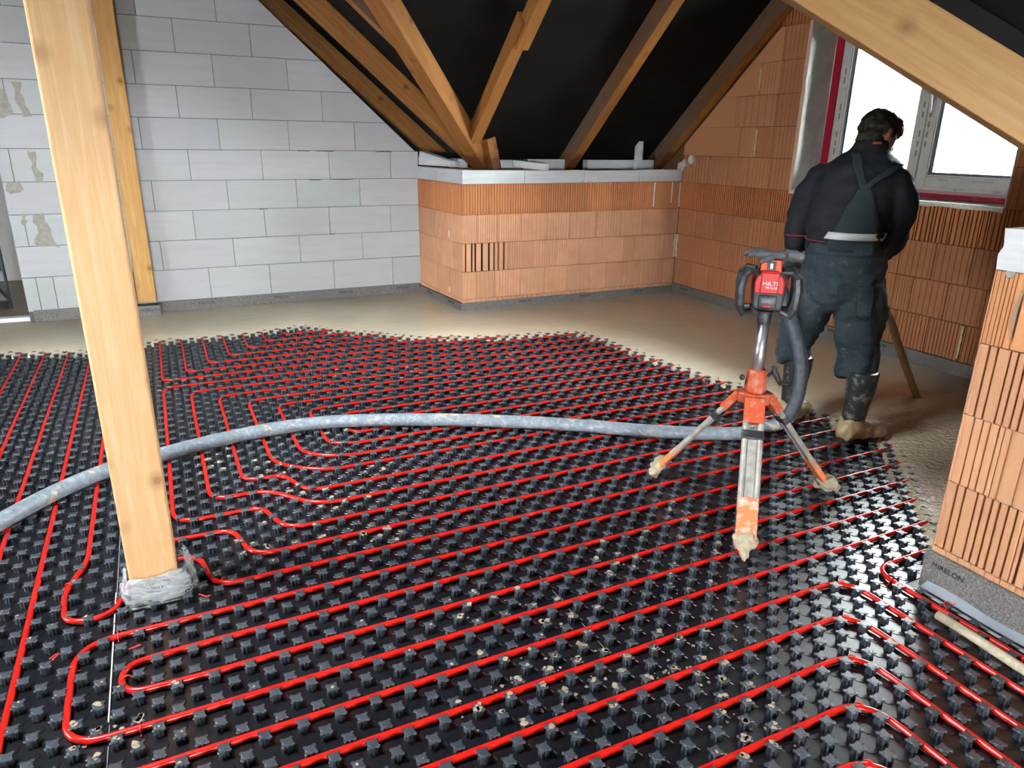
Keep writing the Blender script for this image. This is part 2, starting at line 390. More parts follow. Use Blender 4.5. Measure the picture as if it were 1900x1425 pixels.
for r, J in rows.items():
    z0 = .158+.25*r - (.03 if r == 0 else 0); z1 = .158+.25*(r+1)
    xs = [xl]+J
    last = 2.357 if z0 < 1.3 else 2.338-(z0-1.397)/.893
    xs = [x for x in xs if x < last-.03]+[last]
    for a, b in zip(xs, xs[1:]):
        pl = [(a+.0025, z0+.0025), (b-.0025, z0+.0025), (b-.0025, z1-.0025), (a+.0025, z1-.0025)]
        if b < 2.338-(z1-1.397)/.893 or z1 < 1.42: W.brick(a, b, z0, z1, 'block', WHT, .0050, 'block')
        else:
            c = clip(pl, lambda u, z: gable(u)-z)
            if len(c) > 2: W.poly(c, 'block', WHT, 'block')
# mortar smears
def smear(parent, pts, y, m, name='mortar_smear', th=.004, sub=3, amp=.012):
    P = []
    for i in range(len(pts)):
        a, b = Vector(pts[i]).to_2d(), Vector(pts[(i+1) % len(pts)]).to_2d()
        for k in range(sub):
            q = a.lerp(b, k/sub); P.append((q.x+random.uniform(-amp, amp), 0, q.y+random.uniform(-amp, amp)))
    mb = MB(); mb.prism(P, (0, y, 0), (0, y-th, 0)); return obj(name, mb, m, parent, fixn=True)
for P in ([(-1.019, 1.15), (-.921, 1.169), (-.90, 1.11), (-.933, 1.08), (-.993, 1.06), (-1.02, 1.089)], [(-.83, 1.391), (-.78, 1.38), (-.79, 1.30), (-.755, 1.22), (-.762, 1.15), (-.80, 1.16), (-.815, 1.26)],
          [(-.877, .9), (-.80, .918), (-.781, .83), (-.76, .70), (-.74, .648), (-.86, .66), (-.90, .67), (-.862, .773)], [(-.85, 1.893), (-.79, 1.896), (-.79, 1.76), (-.755, 1.65), (-.82, 1.645), (-.836, 1.78)],
          [(-.94, 1.88), (-.90, 1.817), (-.87, 1.72), (-.875, 1.65), (-.96, 1.631), (-.99, 1.75)], [(-.264, 1.721), (-.241, 1.701), (-.25, 1.62), (-.274, 1.632)], [(-.945, .923), (-.915, .901), (-.935, .83), (-.965, .84)],
          [(-.255, 1.40), (-.235, 1.39), (-.235, 1.34), (-.252, 1.335)]):
    smear(wall_back, P, YW-.0005, M['mortar'])
for (x0, x1, z) in ((1.93, 2.1, 1.402), (1.38, 1.55, 1.403), (1.22, 1.33, 1.405), (1.5, 1.72, 1.155), (1.3, 1.42, 1.152), (1.45, 1.52, .66), (.85, .93, .905)):
    smear(wall_back, [(x0, z-.003), (x1, z-.004), (x1-.01, z+.004), (x0+.02, z+.003)], YW-.0005, M['core_grey'], 'joint_chip', .002, 2, .002)
# doorway beyond: room behind
struct('wall_far_room', MB().box(-4.2, .2, 9.1, 9.3, 0, 4.5), M['block'], color=(.5, .5, .49))
struct('wall_far_room_side', MB().box(.0, .2, 7.184, 9.1, 0, 3.6), M['block'], color=(.5, .5, .49))
struct('trim_1', MB().box(-3.0, xl+.0, YW+.02, YW+.1, .05, .085), M['bead_white'])
t = empty('foil_wrapped_bundle', (-1.33, 7.6, .045)); tag(t, 'silver foil wrapped bundle of pipes standing in the doorway at the left edge', 'pipe bundle')
mb = MB(); mb.tube([(.03*math.sin(i*1.7), .02*math.cos(i*2.1), i*.09) for i in range(14)], [.05+.015*math.sin(i*2.3) for i in range(14)], 9)
obj('foil_sleeve', mb, mat('crinkled_foil', (.6, .6, .6), .25, 1)[0], t)
mb = MB(); mb.tube([(.08, -.02, .0), (.08, -.03, .7), (.05, -.05, 1.3)], .013, 8); obj('pipe', mb, M['hose_dark'], t, smooth=True)
struct('gable_light_stop', MB().box(.2, 3.4, 7.46, 7.5, 0, 4.6), M['membrane'])  # black slab added behind the rafter to stop sky light leaking in
struct('eaves_light_stop', MB().box(2.4, 5.2, 6.96, 7.0, 0, 1.4), M['membrane'])  # added panel that keeps sky light out behind the knee wall
# ------------------------------------------------------------------ niche side wall (short brick return) and niche front wall
A0 = Vector((2.345, YW, 0)); A1 = Vector((2.41, YB, 0))
core = MB(); core.prism([(2.36, YW+.2, 0), (2.424, YB+.012, 0), (2.70, YB+.012, 0), (2.70, YW+.2, 0)], (0, 0, 0), (0, 0, ZT))
wall_side = struct('wall_niche_side', core, M['clay_core'], fixn=True)
WS = Wall(wall_side, A0, A1-A0); LS = (A1-A0).length
zr_ = [.145, .395, .645, .895, ZT]
def ys(*a): return [YW-y for y in a]
SIDE = [(ys(6.53, 6.24), ['scored', 'plain', 'deep'], PINK), (ys(6.61, 6.38, 6.15), ['plain', 'scored', 'scored', 'scored'], PINK), (ys(6.53, 6.25), ['plain', 'scored', 'deep'], PINK), (ys(6.62, 6.13), ['plain', 'plain', 'ribbed'], ORG)]
for (J, T, c), z0, z1 in zip(SIDE, zr_, zr_[1:]):
    xs = [0]+J+[LS-.004]
    for (a, b), t_ in zip(zip(xs, xs[1:]), T): WS.brick(a, b, z0, z1, t_, c)
for a in range(8): WS.brick(a*LS/8, (a+1)*LS/8, .115, .145, 'wide', PINK)
core = MB().box(2.43, 4.95, YB+.012, YB+.3, 0, ZT)
wall_niche = struct('wall_niche_front', core, M['clay_core'])
WN = Wall(wall_niche, (2.41, YB, 0), (1, 0))
NI = [([2.54, 2.73, 2.99, 3.24, 3.49, 3.74, 3.93, 4.12, 4.38, 4.63], 'scored', PINK), ([2.86, 3.11, 3.36, 3.61, 3.87, 4.13, 4.25, 4.5], 'scored', PINK),
      ([2.55, 2.75, 2.99, 3.25, 3.5, 3.78, 4.07, 4.33, 4.6], 'scored', PINK), ([2.94, 3.42, 3.95, 4.44, 4.66], 'ribbed', ORG)]
for r, ((J, t_, c), z0, z1) in enumerate(zip(NI, zr_, zr_[1:])):
    xs = [2.41]+J+[XW-.002]
    for i, (a, b) in enumerate(zip(xs, xs[1:])):
        tt = t_; cc = c
        if r == 1 and i == 0: tt = 'deep'
        if r == 3 and i > 3: tt = 'plain'
        if r in (0, 2) and 2 < i < 7: tt = 'plain' if i % 2 else 'scored'
        if tt == 'ribbed' and b-a > .35:
            m_ = (a+b)/2; WN.brick(a-2.41, m_-2.41, z0, z1, tt, cc, .001); WN.brick(m_-2.41, b-2.41, z0, z1, tt, cc, .001)
        else: WN.brick(a-2.41, b-2.41, z0, z1, tt, cc)
for i in range(9): WN.brick(i*.2615, (i+1)*.2615, .112, .145, 'wide', PINK)
def joint_foam(parent, Wl, u, z0, z1, m=None, w=.012):
    mb = MB(); n = 7
    L = [(u-w*random.uniform(.3, .7), z0+(z1-z0)*i/n) for i in range(n+1)]+[(u+w*random.uniform(.3, .7), z1-(z1-z0)*i/n) for i in range(n+1)]
    mb.prism([(a, 0, z) for a, z in L], (0, -.006, 0), (0, .01, 0)); o = obj('foam_joint', mb, m or M['foam'], parent, fixn=True)
    o.location = Wl.pt(0, 0); o.rotation_euler = (0, 0, Wl.rz)
joint_foam(wall_niche, WN, 3.80-2.41, .65, .9, M['foam_orange'], .01); joint_foam(wall_niche, WN, 4.30-2.41, .65, .88, M['foam'], .008)
for u, z0, z1 in ((4.44, .92, 1.15), (4.655, .95, 1.15), (4.755, .91, 1.15), (4.745, .41, .64)): joint_foam(wall_niche, WN, u-2.41, z0, z1, M['foam_white'], .014)
joint_foam(wall_side, WS, .79, .9, 1.13, M['foam_orange'], .012); joint_foam(wall_side, WS, .71, .68, .73, M['foam_white'], .01); joint_foam(wall_side, WS, .71, .17, .22, M['foam_white'], .01)
# capping blocks (thin aerated blocks standing on the bricks)
CW = (.60, .64, .67)
def cap(parent, pts, z0=ZT, z1=CAP, name='capping_block', c=CW):
    mb = MB(); mb.prism([(x, y, 0) for x, y in pts], (0, 0, z0), (0, 0, z1)); return obj(name, mb, M['block'], parent, fixn=True, color=jit(c, .03), bevel=.002)
for a, b in ((2.41, 3.01), (3.013, 3.63), (3.633, 4.24), (4.243, 4.765)): cap(wall_niche, [(a, YB-.006), (b, YB-.006), (b, YB+.1), (a, YB+.1)], ZT+.002, CAP-.012+random.uniform(0, .006))
n_ = Vector((-(A1-A0).y, (A1-A0).x, 0)).normalized()*-.0
for a, b in ((0, .455), (.458, LS-.004)):
    p, q = WS.pt(a, 0, .006), WS.pt(b, 0, .006); p2, q2 = WS.pt(a, 0, -.1), WS.pt(b, 0, -.1)
    cap(wall_side, [(p.x, p.y), (q.x, q.y), (q2.x, q2.y), (p2.x, p2.y)], ZT+.002, CAP-.004)
# masonry between cap and rear strips
struct('trim_2', MB().box(2.5, 4.95, YB+.102, YB+.34, ZT, CAP-.03), M['clay_core'])
struct('trim_3', MB().box(2.47, 2.75, YB+.3, YW+.2, ZT, CAP-.03), M['clay_core'])
# loose white blocks and offcuts standing on the knee wall
def loose(label, pts, z0, z1, rz=0):
    mb = MB(); mb.prism([(x, y, 0) for x, y in pts], (0, 0, z0), (0, 0, z1)); o = obj('block_strip', mb, M['block'], None, fixn=True, color=CW, bevel=.002)
    tag(o, label, 'block', 'white block strips on the knee wall'); return o
zz = CAP-.028
loose('white block strip standing on the knee wall right of the valley beam foot', [(2.83, 6.30), (3.17, 6.30), (3.17, 6.36), (2.83, 6.36)], zz, zz+.10)
loose('white block strip lying left of the middle roof rafter foot', [(3.2, 6.27), (3.68, 6.27), (3.68, 6.36), (3.2, 6.36)], zz, zz+.105)
loose('long white block strip between the middle and right-hand rafter feet', [(3.86, 6.27), (5.0, 6.27), (5.0, 6.36), (3.86, 6.36)], zz, zz+.10)
loose('white block strip lying in the left corner of the knee wall', [(2.62, 6.56), (2.72, 6.56), (2.80, 7.0), (2.70, 7.0)], zz, zz+.10)
loose('flat white offcut leaning behind the valley beam on the knee wall', [(2.60, 6.45), (2.66, 6.45), (2.72, 6.72), (2.62, 6.75)], zz, zz+.075)
mb = MB(); mb.box(-.02, .02, -.30, .14, -.03, .03)
o = obj('block_offcut', mb, M['block'], color=CW, bevel=.002); o.location = (3.10, 6.13, CAP+.035); o.rotation_euler = (.05, 0, .28); tag(o, 'white offcut bar lying crosswise over the capping blocks', 'block')
mb = MB(); mb.box(-.035, .035, -.04, .04, 0, .05); mb.box(-.03, .028, -.035, .03, .05, .30)
o = obj('block_offcut', mb, M['block'], color=CW, bevel=.002); o.location = (4.42, 6.22, CAP-.028); tag(o, 'small white offcut standing upright between the two right rafters', 'block')
mb = MB(); mb.prism([(2.36, 6.93, 1.285), (2.56, 6.60, 1.275), (2.62, 6.60, 1.275), (2.46, 6.95, 1.36), (2.38, 6.95, 1.36)], (0, 0, 0), (0, 0, .05))
tag(obj('block_offcut', mb, M['block'], color=CW, fixn=True), 'white offcut leaning in the corner against the block wall', 'block')
mb = MB(); mb.prism([(2.50, 6.50, 0), (2.56, 6.42, 0), (3.02, 6.10, 0), (3.08, 6.13, 0), (2.98, 6.22, 0), (2.62, 6.56, 0)], (0, 0, CAP-.026), (0, 0, CAP-.002))
tag(obj('board_offcut', mb, M['rafter'], fixn=True), 'thin wooden board offcut lying under the valley beam foot', 'board')
# ------------------------------------------------------------------ window wall on the right
def rake(y): return min(zB(y), zC(y))-.02
WY0, WY1, WZ0, WZ1 = 2.79, 4.535, 1.165, 2.43
xo = XW+.38
wr = MB()
def slab(poly): wr.prism([(0, y, z) for y, z in poly], (XW+.012, 0, 0), (xo, 0, 0))
slab([(7.0, 0), (WY1, 0), (WY1, rake(WY1)+.235), (7.0, rake(7.0)+.235)])
slab([(WY1, 0), (WY0, 0), (WY0, WZ0-.01), (WY1, WZ0-.01)])
slab([(WY0, 0), (.5, 0), (.5, rake(.5)+.235), (WY0, rake(WY0)+.235)])
slab([(WY1, WZ1), (WY0, WZ1), (WY0, rake(WY0)+.235), (RY, rake(RY)+.235), (WY1, rake(WY1)+.235)])
wall_right = struct('wall_right', wr, M['clay_core'], fixn=True)
WR = Wall(wall_right, (XW, YB, 0), (0, -1)); U = lambda y: YB-y
CR_ = {0: ([5.92, 5.67, 5.42, 5.19, 4.95, 4.68, 4.42, 4.16, 3.9, 3.64, 3.39, 3.13, 2.87, 2.6, 2.35, 2.1, 1.85, 1.6], 'scored', SHADED_BRICK),
       1: ([5.80, 5.54, 5.30, 5.05, 4.79, 4.52, 4.26, 4.0, 3.7, 3.44, 3.3, 3.04, 2.78, 2.52, 2.26, 2.0, 1.75], 'plain', SHADED_BRICK),
       2: ([5.67, 5.42, 5.17, 4.96, 4.70, 4.44, 4.18, 3.94, 3.69, 3.44, 3.18, 2.92, 2.66, 2.4, 2.15, 1.9, 1.6], 'plain', SHADED_BRICK),
       3: ([5.70, 5.45, 5.19, 4.94, 4.75, 4.5, 4.25, 4.0, 3.75, 3.58, 3.42, 3.17, 2.92, 2.7, 2.45, 2.2, 1.9, 1.6], 'ribbed', (.56, .20, .07)),
       4: ([5.54, 5.30, 5.05, 4.79, 4.535], 'plain', SHADED_BRICK), 5: ([5.19, 4.99, 4.79, 4.535], 'plain', SHADED_BRICK), 6: ([5.27, 4.80, 4.535], 'plain', SHADED_BRICK), 7: ([5.02, 4.79, 4.535], 'plain', SHADED_BRICK), 8: ([4.80, 4.535], 'plain', SHADED_BRICK)}
def zrow(r): return .142+.2515*r if r < 4 else ZT-.002+.253*(r-4)
for r, (J, t_, c) in CR_.items():
    z0, z1 = zrow(r), zrow(r+1) if r != 3 else ZT
    J2 = list(J); segs = [YB]+J2+([YP] if r < 4 else [])
    L = list(zip(segs, segs[1:]))
    if r >= 4: L += [(WY0-.25*i, WY0-.25*(i+1)) for i in range(5)]
    for i, (a, b) in enumerate(L):
        tt = t_
        if r == 3 and i < 2: tt = 'scored'
        if r == 3 and a < 3.6: tt = 'deep'
        if r in (0, 1, 2) and a > 5.0: tt = 'scored'
        if r == 4 and a > 5.2: tt = 'scored'
        cc = c
        if a > 5.0 and r != 3: cc = (.56, .25, .12)
        if min(rake(a), rake(b)) > z1: WR.brick(U(a), U(b), z0, z1, tt, cc)
        else:
            pl = clip([(U(a)+.001, z0+.001), (U(b)-.001, z0+.001), (U(b)-.001, z1-.001), (U(a)+.001, z1-.001)], lambda u, z: rake(YB-u)-z)
            if len(pl) > 2: WR.poly(pl, 'plain', cc)
WR.brick(U(4.9), U(4.56), zrow(9), zrow(9)+.12, 'ribbed', (.5, .17, .07))
for y, z0, z1, m_ in ((4.99, 1.42, 1.64, 'foam'), (5.02, 1.95, 2.12, 'foam'), (5.935, .41, .64, 'foam_white'), (2.88, .16, .385, 'foam'), (3.585, .91, 1.15, 'foam_orange')):
    joint_foam(wall_right, WR, U(y), z0, z1, M[m_], .014 if m_ != 'foam_white' else .016)
for y, z, s_ in ((5.955, 1.30, .05), (5.80, 1.37, .045), (5.90, 1.33, .04)):
    mb = MB(); mb.prism([(0, (random.uniform(.7, 1.1))*s_*math.cos(a), random.uniform(.7, 1.2)*s_*math.sin(a)) for a in [i*.7 for i in range(9)]], (XW-.03, y, z), (XW+.01, y, z))
    obj('foam_blob', mb, M['foam_white'], wall_right, fixn=True)
# window reveal, frame, sashes
win = MB()
d = .27; XF = XW+d
win.box(XW-.004, XF+.06, WY1-.022, WY1+.004, WZ0-.004, WZ1)            # far reveal
win.box(XW-.004, XF+.06, WY0-.004, WY0+.004, WZ0-.004, WZ1)
win.box(XW-.006, XF+.06, WY0, WY1, WZ0-.022, WZ0-.001)
win.box(XW-.004, XF+.06, WY0, WY1, WZ1-.005, WZ1+.02)
window_1 = struct('window_1', win, M['plaster'])
mb = MB(); mb.prism([(0, WY1-.024+random.uniform(-.004, .004), z/20*(WZ1-WZ0)+WZ0) for z in range(21)]+[(0, WY1+.012+random.uniform(-.003, .003), (20-z)/20*(WZ1-WZ0)+WZ0) for z in range(21)], (XW-.01, 0, 0), (XW-.003, 0, 0))
obj('reveal_edge', mb, M['reveal_edge'], window_1, fixn=True)
mb = MB(); mb.prism([(0, WY0+(WY1-WY0)*i/24, WZ0-.03+random.uniform(-.006, .003)) for i in range(25)]+[(0, WY1-(WY1-WY0)*i/24, WZ0-.002) for i in range(25)], (XW-.014, 0, 0), (XW+.1, 0, 0))
obj('sill_foam', mb, M['foam_white'], window_1, fixn=True)
FB, FT = 1.213, WZ1-.02
def ringbox(y0, y1, z0, z1, wd, x0, x1):
    m_ = MB(); m_.box(x0, x1, y0, y0+wd, z0, z1); m_.box(x0, x1, y1-wd, y1, z0, z1); m_.box(x0, x1, y0+wd, y1-wd, z0, z0+wd); m_.box(x0, x1, y0+wd, y1-wd, z1-wd, z1); return m_
fr = ringbox(WY0+.01, WY1-.10, FB, FT, .05, XF, XF+.07); fr.box(XF, XF+.07, 3.60, 3.63, FB, FT)
obj('window_frame', fr, M['pvc_film'], window_1, bevel=.004)
for (a, b) in ((WY0+.035, 3.612), (3.618, WY1-.125)):
    s_ = obj('sash', ringbox(a, b, FB+.03, FT-.02, .075, XF-.018, XF+.05), M['pvc_film'], window_1, bevel=.005)
    obj('glazing_bead', ringbox(a+.072, b-.072, FB+.102, FT-.092, .012, XF-.010, XF+.03), M['bead_white'], s_)
    obj('gasket', ringbox(a+.083, b-.083, FB+.113, FT-.103, .018, XF+.012, XF+.034), M['bead'], s_)
    obj('pane', MB().box(XF+.02, XF+.026, a+.08, b-.08, FB+.11, FT-.1), M['glass'], s_)
mb = MB(); mb.box(XF-.026, XF-.018, 3.565, 3.595, 1.83, 1.90); mb.tube([(XF-.03, 3.58, 1.885), (XF-.055, 3.58, 1.885), (XF-.065, 3.572, 1.86), (XF-.062, 3.565, 1.80), (XF-.06, 3.563, 1.74)], [.010, .010, .0095, .009, .008], 8)
obj('handle', mb, M['bead_white'], window_1, smooth=True)
tp = obj('sealing_tape', MB().box(XF-.008, XF-.001, WY0+.01, WY1-.1, WZ0, 1.207), M['tape'], window_1)
obj('tape_border', MB().box(XF-.009, XF-.0005, WY0+.01, WY1-.1, 1.200, 1.222), M['tape_pink'], window_1)
obj('sealing_tape', MB().box(XF-.010, XF-.001, WY1-.102, WY1-.034, WZ0, WZ1-.06), M['tape'], window_1)
obj('frame_packing', MB().box(XF, XF+.06, WY1-.102, WY1-.018, WZ0, WZ1), M['plaster'], window_1)
obj('frame_packing', MB().box(XF-.006, XF+.06, WY1-.036, WY1-.018, WZ0, WZ1), M['plaster'], window_1)
obj('frame_packing', MB().box(XF, XF+.06, WY0-.002, WY1-.1, FT-.002, WZ1+.002), M['plaster'], window_1)
obj('frame_packing', MB().box(XF, XF+.06, WY0-.002, WY0+.012, WZ0, WZ1), M['plaster'], window_1)
obj('frame_packing', MB().box(XF, XF+.06, WY0-.002, WY1-.1, WZ0-.004, FB+.002), M['plaster'], window_1)
RYT = (math.pi/2, 0, -math.pi/2)
text('tape_lettering', 'OKNA SVOBODA    SVOBODA OKNA    SVOBODA', .044, (XF-.0095, 3.28, 1.1835), RYT, M['tape_ink'], window_1)
for (y, z, s_, st) in ((3.40, 1.295, .013, 'VEKRA  CZ  82'), (3.28, 1.235, .017, '||||||  2341 7'), (3.12, 1.295, .012, 'PVC SYSTEM PROFIL 82MM'), (3.02, 1.235, .018, '|||||||||||'), (2.90, 1.240, .012, 'PROFIL 82')):
    text('film_print', ('PROFIL  CZ' if 'VEKRA' in st else st), s_, (XF-.0186 if z > 1.27 else XF-.001, y, z), RYT, M['print_grey'], window_1, .0004)
for i in range(14):
    z = 1.45+i*.066
    for y in (3.645, 3.585, 4.37):
        obj('film_print', MB().box(XF-.0192, XF-.0178, y-.006, y+.006, z, z+.03+.02*random.random()), M['print_grey'], window_1) if random.random() < .75 else None
# ------------------------------------------------------------------ pier on the right
core = MB().box(XP+.012, XP+.36, -6.7, YP-.012, 0, ZT)
wall_pier = struct('wall_pier', core, M['clay_core'])
WPi = Wall(wall_pier, (XP, YP, 0), (0, -1))
zp = [.172, .425, .672, .917, ZT]
for r, (z0, z1) in enumerate(zip(zp, zp[1:])):
    J = [.14 if r == 1 else (.25 if r == 2 else (.26 if r == 0 else .07))]
    if r == 1: J = [.141]
    xs = [0]+J
    while xs[-1] < 3.9: xs.append(xs[-1]+.25)
    for a, b in zip(xs, xs[1:]):
        WPi.brick(a, b, z0, z1, ['deep', 'wide', 'deep', 'wide'][r], (.56, .295, .165) if r < 3 else (.58, .27, .115), .003)
xs = [0, .05, .095, .14, .19, .24, .29, .34, .39, .44, .5, .75, 1, 1.25, 1.5, 2, 2.5, 3, 3.9]
for a, b in zip(xs, xs[1:]): WPi.brick(a, b, .135, .17, 'plain', (.58, .31, .165), .002)
core2 = MB().box(XP+.36, XW, YP-.36, YP-.012, 0, ZT); struct('wall_pier_return', core2, M['clay_core'])
WQ = Wall(wall_pier, (XP, YP, 0), (1, 0)); WQ.d = Vector((-1, 0, 0)); WQ.rz = math.pi
WQ.o = Vector((XW, YP, 0))
for r in range(4):
    u = -.12*(r % 2)
    while u < XW-XP-.01:
        a, b = max(0, u), min(XW-XP, u+.25); u += .25
        if b-a > .02: WQ.brick(a, b, zp[r], zp[r+1], 'scored', PINK)
mb = MB(); mb.prism([(0, YP-.005, ZT+.002), (0, YP-.0, 1.20), (0, YP-.012, 1.23), (0, YP-.004, CAP+.006), (0, .85, CAP+.018), (0, .85, ZT+.002)], (XP-.006, 0, 0), (XP+.12, 0, 0))
obj('capping_block', mb, M['block'], wall_pier, fixn=True, color=(.66, .68, .70))
obj('capping_block', MB().box(XP-.006, XP+.12, .25, .847, ZT+.002, CAP+.01), M['block'], wall_pier, color=(.66, .68, .70))
obj('capping_block', MB().box(XP+.12, 3.0, YP-.13, YP-.002, ZT+.002, CAP+.01), M['block'], wall_pier, color=(.66, .68, .70))
# mortar lug and smear on the pier
mb = MB(); mb.lathe([(.0, -.003), (.014, -.003), (.016, 0), (0, .0)], (0, 0, 0), 14); o = obj('mortar_lug', mb, M['mortar'], wall_pier); o.location = (XP-.002, 1.315, ZT-.004); o.rotation_euler = (0, math.pi/2, 0)
def smear_pier(pts, m):
    mb = MB(); P = []
    for i in range(len(pts)):
        a, b = Vector(pts[i]), Vector(pts[(i+1) % len(pts)])
        for k in range(3):
            q = a.lerp(b, k/3); P.append((0, q.x+random.uniform(-.003, .003), q.y+random.uniform(-.006, .006)))
    mb.prism(P, (XP-.002, 0, 0), (XP+.002, 0, 0)); obj('mortar_smear', mb, m, wall_pier, fixn=True)
smear_pier([(1.277, 1.10), (1.268, 1.10), (1.274, 1.0), (1.268, .95), (1.280, .96)], simple_noise('grey_smudge', (.28, .25, .20), (.35, .24, .15), 30, .9))
# ------------------------------------------------------------------ other walls of the loft (behind and beside the camera), with windows, plus an added light baffle
wf = MB()
def wfs(x0, x1, z0, z1): wf.box(x0, x1, -6.9, -6.7, z0, z1)
wfs(-4.5, -3.0, 0, 5.6); wfs(-.4, 3.4, 0, 4.6); wfs(-3.0, -.4, 0, .3); wfs(-3.0, -.4, 2.0, 6)
struct('wall_front', wf, M['block'], color=(.62, .62, .60))
struct('light_baffle', MB().box(-4.3, 3.4, -1.5, -1.3, 1.52, 5.9), M['block'], color=(.62, .62, .60))  # unseen baffle added to darken the upper wall and post
wl = MB()
for (y0, y1, z0, z1) in ((-6.9, 2.8, 0, 4.8), (3.7, 9.4, 0, 4.8), (2.8, 3.7, 0, .9), (2.8, 3.7, 1.9, 4.8)): wl.box(-4.4, -4.2, y0, y1, z0, z1)
struct('wall_left', wl, M['block'], color=(.62, .62, .60))
struct('window_2', ringbox(-1.3, 1.3, .3, 2.0, .07, -.03, .03), M['pvc']).matrix_world = Matrix.Translation((-1.7, -6.8, 0)) @ Matrix.Rotation(math.pi/2, 4, 'Z')
struct('window_3', ringbox(2.8, 3.7, .9, 1.9, .06, -4.33, -4.27), M['pvc'])

# ------------------------------------------------------------------ edge insulation strips
def strip(name, path, z1=.135, th=.010, marks=(), m=None):
    mb = MB(); n = len(path); P = [Vector((x, y, 0)) for x, y in path]
    off = []
    for i in range(n):
        t_ = (P[min(i+1, n-1)]-P[max(i-1, 0)]).normalized()
        nn = Vector((t_.y, -t_.x, 0))
        if 0 < i < n-1:
            a = (P[i]-P[i-1]).normalized(); c = a.dot(t_); nn = nn/max(.5, c)
        off.append(P[i]+nn*th)
    for i in range(n-1):
        q = [P[i], P[i+1], off[i+1], off[i]]
        mb.prism([tuple(v) for v in q], (0, 0, 0), (0, 0, z1))
    o = struct(name, mb, M['strip'], fixn=True)
    for (i, tt, z, sz) in marks:
        a, b = off[i], off[i+1]; q = a.lerp(b, tt); dd = (b-a).normalized()
        nn = Vector((dd.y, -dd.x, 0))
        text('strip_lettering', 'MIRELON', sz, q+nn*.0008+Vector((0, 0, z)), (math.pi/2, 0, math.atan2(dd.y, dd.x)), M['ink'], o)
    return o
g = .002
strip('baseboard_back', [(-1.0, YW-g), (-.235, YW-g), (-.235, 6.79), (-.065, 6.79), (-.065, YW-g), (2.335, YW-g)], .137, marks=[(0, .62, .10, .03), (2, .55, .10, .035), (4, .16, .10, .032), (4, .43, .10, .032), (4, .685, .10, .032), (4, .925, .10, .032)])
strip('baseboard_niche_side', [(2.335, YW-.012), (A1.x-.012, YB-.012)], .115, marks=[(0, .28, .09, .03), (0, .78, .09, .03)])
strip('baseboard_niche_front', [(A1.x-.012, YB-g), (XW-.012, YB-g)], .118, marks=[(0, .27, .09, .03), (0, .55, .09, .03), (0, .82, .09, .03)])
strip('baseboard_right', [(XW-g, YB-.012), (XW-g, YP)], .140, marks=[(0, .04, .11, .032), (0, .22, .11, .032), (0, .45, .11, .032), (0, .54, .11, .032)])
strip('baseboard_pier', [(XP-g, YP+.01), (XP-g, -6.6)], .150, th=.012, marks=[(0, .0113, .105, .028)])
strip('baseboard_pier_return', [(XW-.012, YP+.002), (XP-.0, YP+.002)], .150)
mb = MB(); n = 30
for i in range(n): 
    y0, y1 = YP-.02-i*.07, YP-.02-(i+1)*.07
    zz0 = .020+.006*math.sin(i*1.3); zz1 = .020+.006*math.sin((i+1)*1.3)
    mb.add([(XP-.016, y0, zz0+.014), (XP-.016, y1, zz1+.014), (XP-.050, y1, .012+zz1*.3), (XP-.050, y0, .012+zz0*.3)], [(0, 1, 2, 3)])
o = struct('trim_4', mb, M['film']); sm = o.modifiers.new('s', 'SOLIDIFY'); sm.thickness = .002

# ------------------------------------------------------------------ screed edge (world metres) and helpers
EDGE = [(-2.9, 6.05), (-1.9, 6.05), (-1.117, 5.994), (-.776, 5.862), (-.554, 5.797), (-.206, 5.90), (-.076, 5.93), (.305, 5.901), (.629, 5.908), (.982, 5.988), (1.267, 5.676), (1.483, 5.492), (1.723, 5.265), (2.008, 5.179), (2.245, 5.079), (2.498, 5.008), (2.73, 4.983), (2.99, 4.90), (3.06, 4.65), (3.081, 4.27), (3.115, 3.984), (3.155, 3.731), (3.192, 3.497), (3.235, 3.361), (3.27, 3.15), (3.29, 2.90), (3.30, 2.757), (3.325, 2.625), (3.344, 2.476), (3.31, 2.32), (3.254, 2.236), (3.133, 2.11), (2.967, 1.925), (2.777, 1.729), (2.702, 1.613), (2.6, 1.50), (2.5, 1.42), (2.40, 1.372)]
def edge_dist(x, y):
    if y < 1.40 and x < XP+.02: return -1.0
    best = 1e9; sg = 1
    for (ax, ay), (bx, by) in zip(EDGE, EDGE[1:]):
        dx, dy = bx-ax, by-ay; L = dx*dx+dy*dy; t_ = max(0, min(1, ((x-ax)*dx+(y-ay)*dy)/L))
        px, py = ax+t_*dx, ay+t_*dy; d_ = (x-px)**2+(y-py)**2
        if d_ < best-1e-12: best = d_; cr = dx*(y-ay)-dy*(x-ax); sg = 1 if cr > 0 else -1
    return math.sqrt(best)*sg
def screed_z(x, y, d_):
    n1 = noise.noise(Vector((x*9, y*9, 1)))*.018+noise.noise(Vector((x*24, y*24, 5)))*.010
    dd = d_+n1
    if dd < -.01: return -.003
    z = .006+.041*(1-math.exp(-max(0, dd)/.11))
    k = math.exp(-((x-3.3)**2+(y-1.95)**2)/.45)
    z += (noise.noise(Vector((x*14, y*14, 9)))*.0012+noise.noise(Vector((x*30, y*30, 3)))*.0006)*k
    z += noise.noise(Vector((x*1.3, y*1.3, 2)))*.0025
    rp = math.hypot(x-4.10, y-2.66)
    z += .022*math.exp(-(rp/.22)**2)-.02*math.exp(-(rp/.06)**2)
    return z
xs_, ys_ = [], []
st = .022
nx, ny = int((4.77+2.85)/st), int((9.08-1.366)/st)
idx = {}; vs = []; fs = []; zc = {}
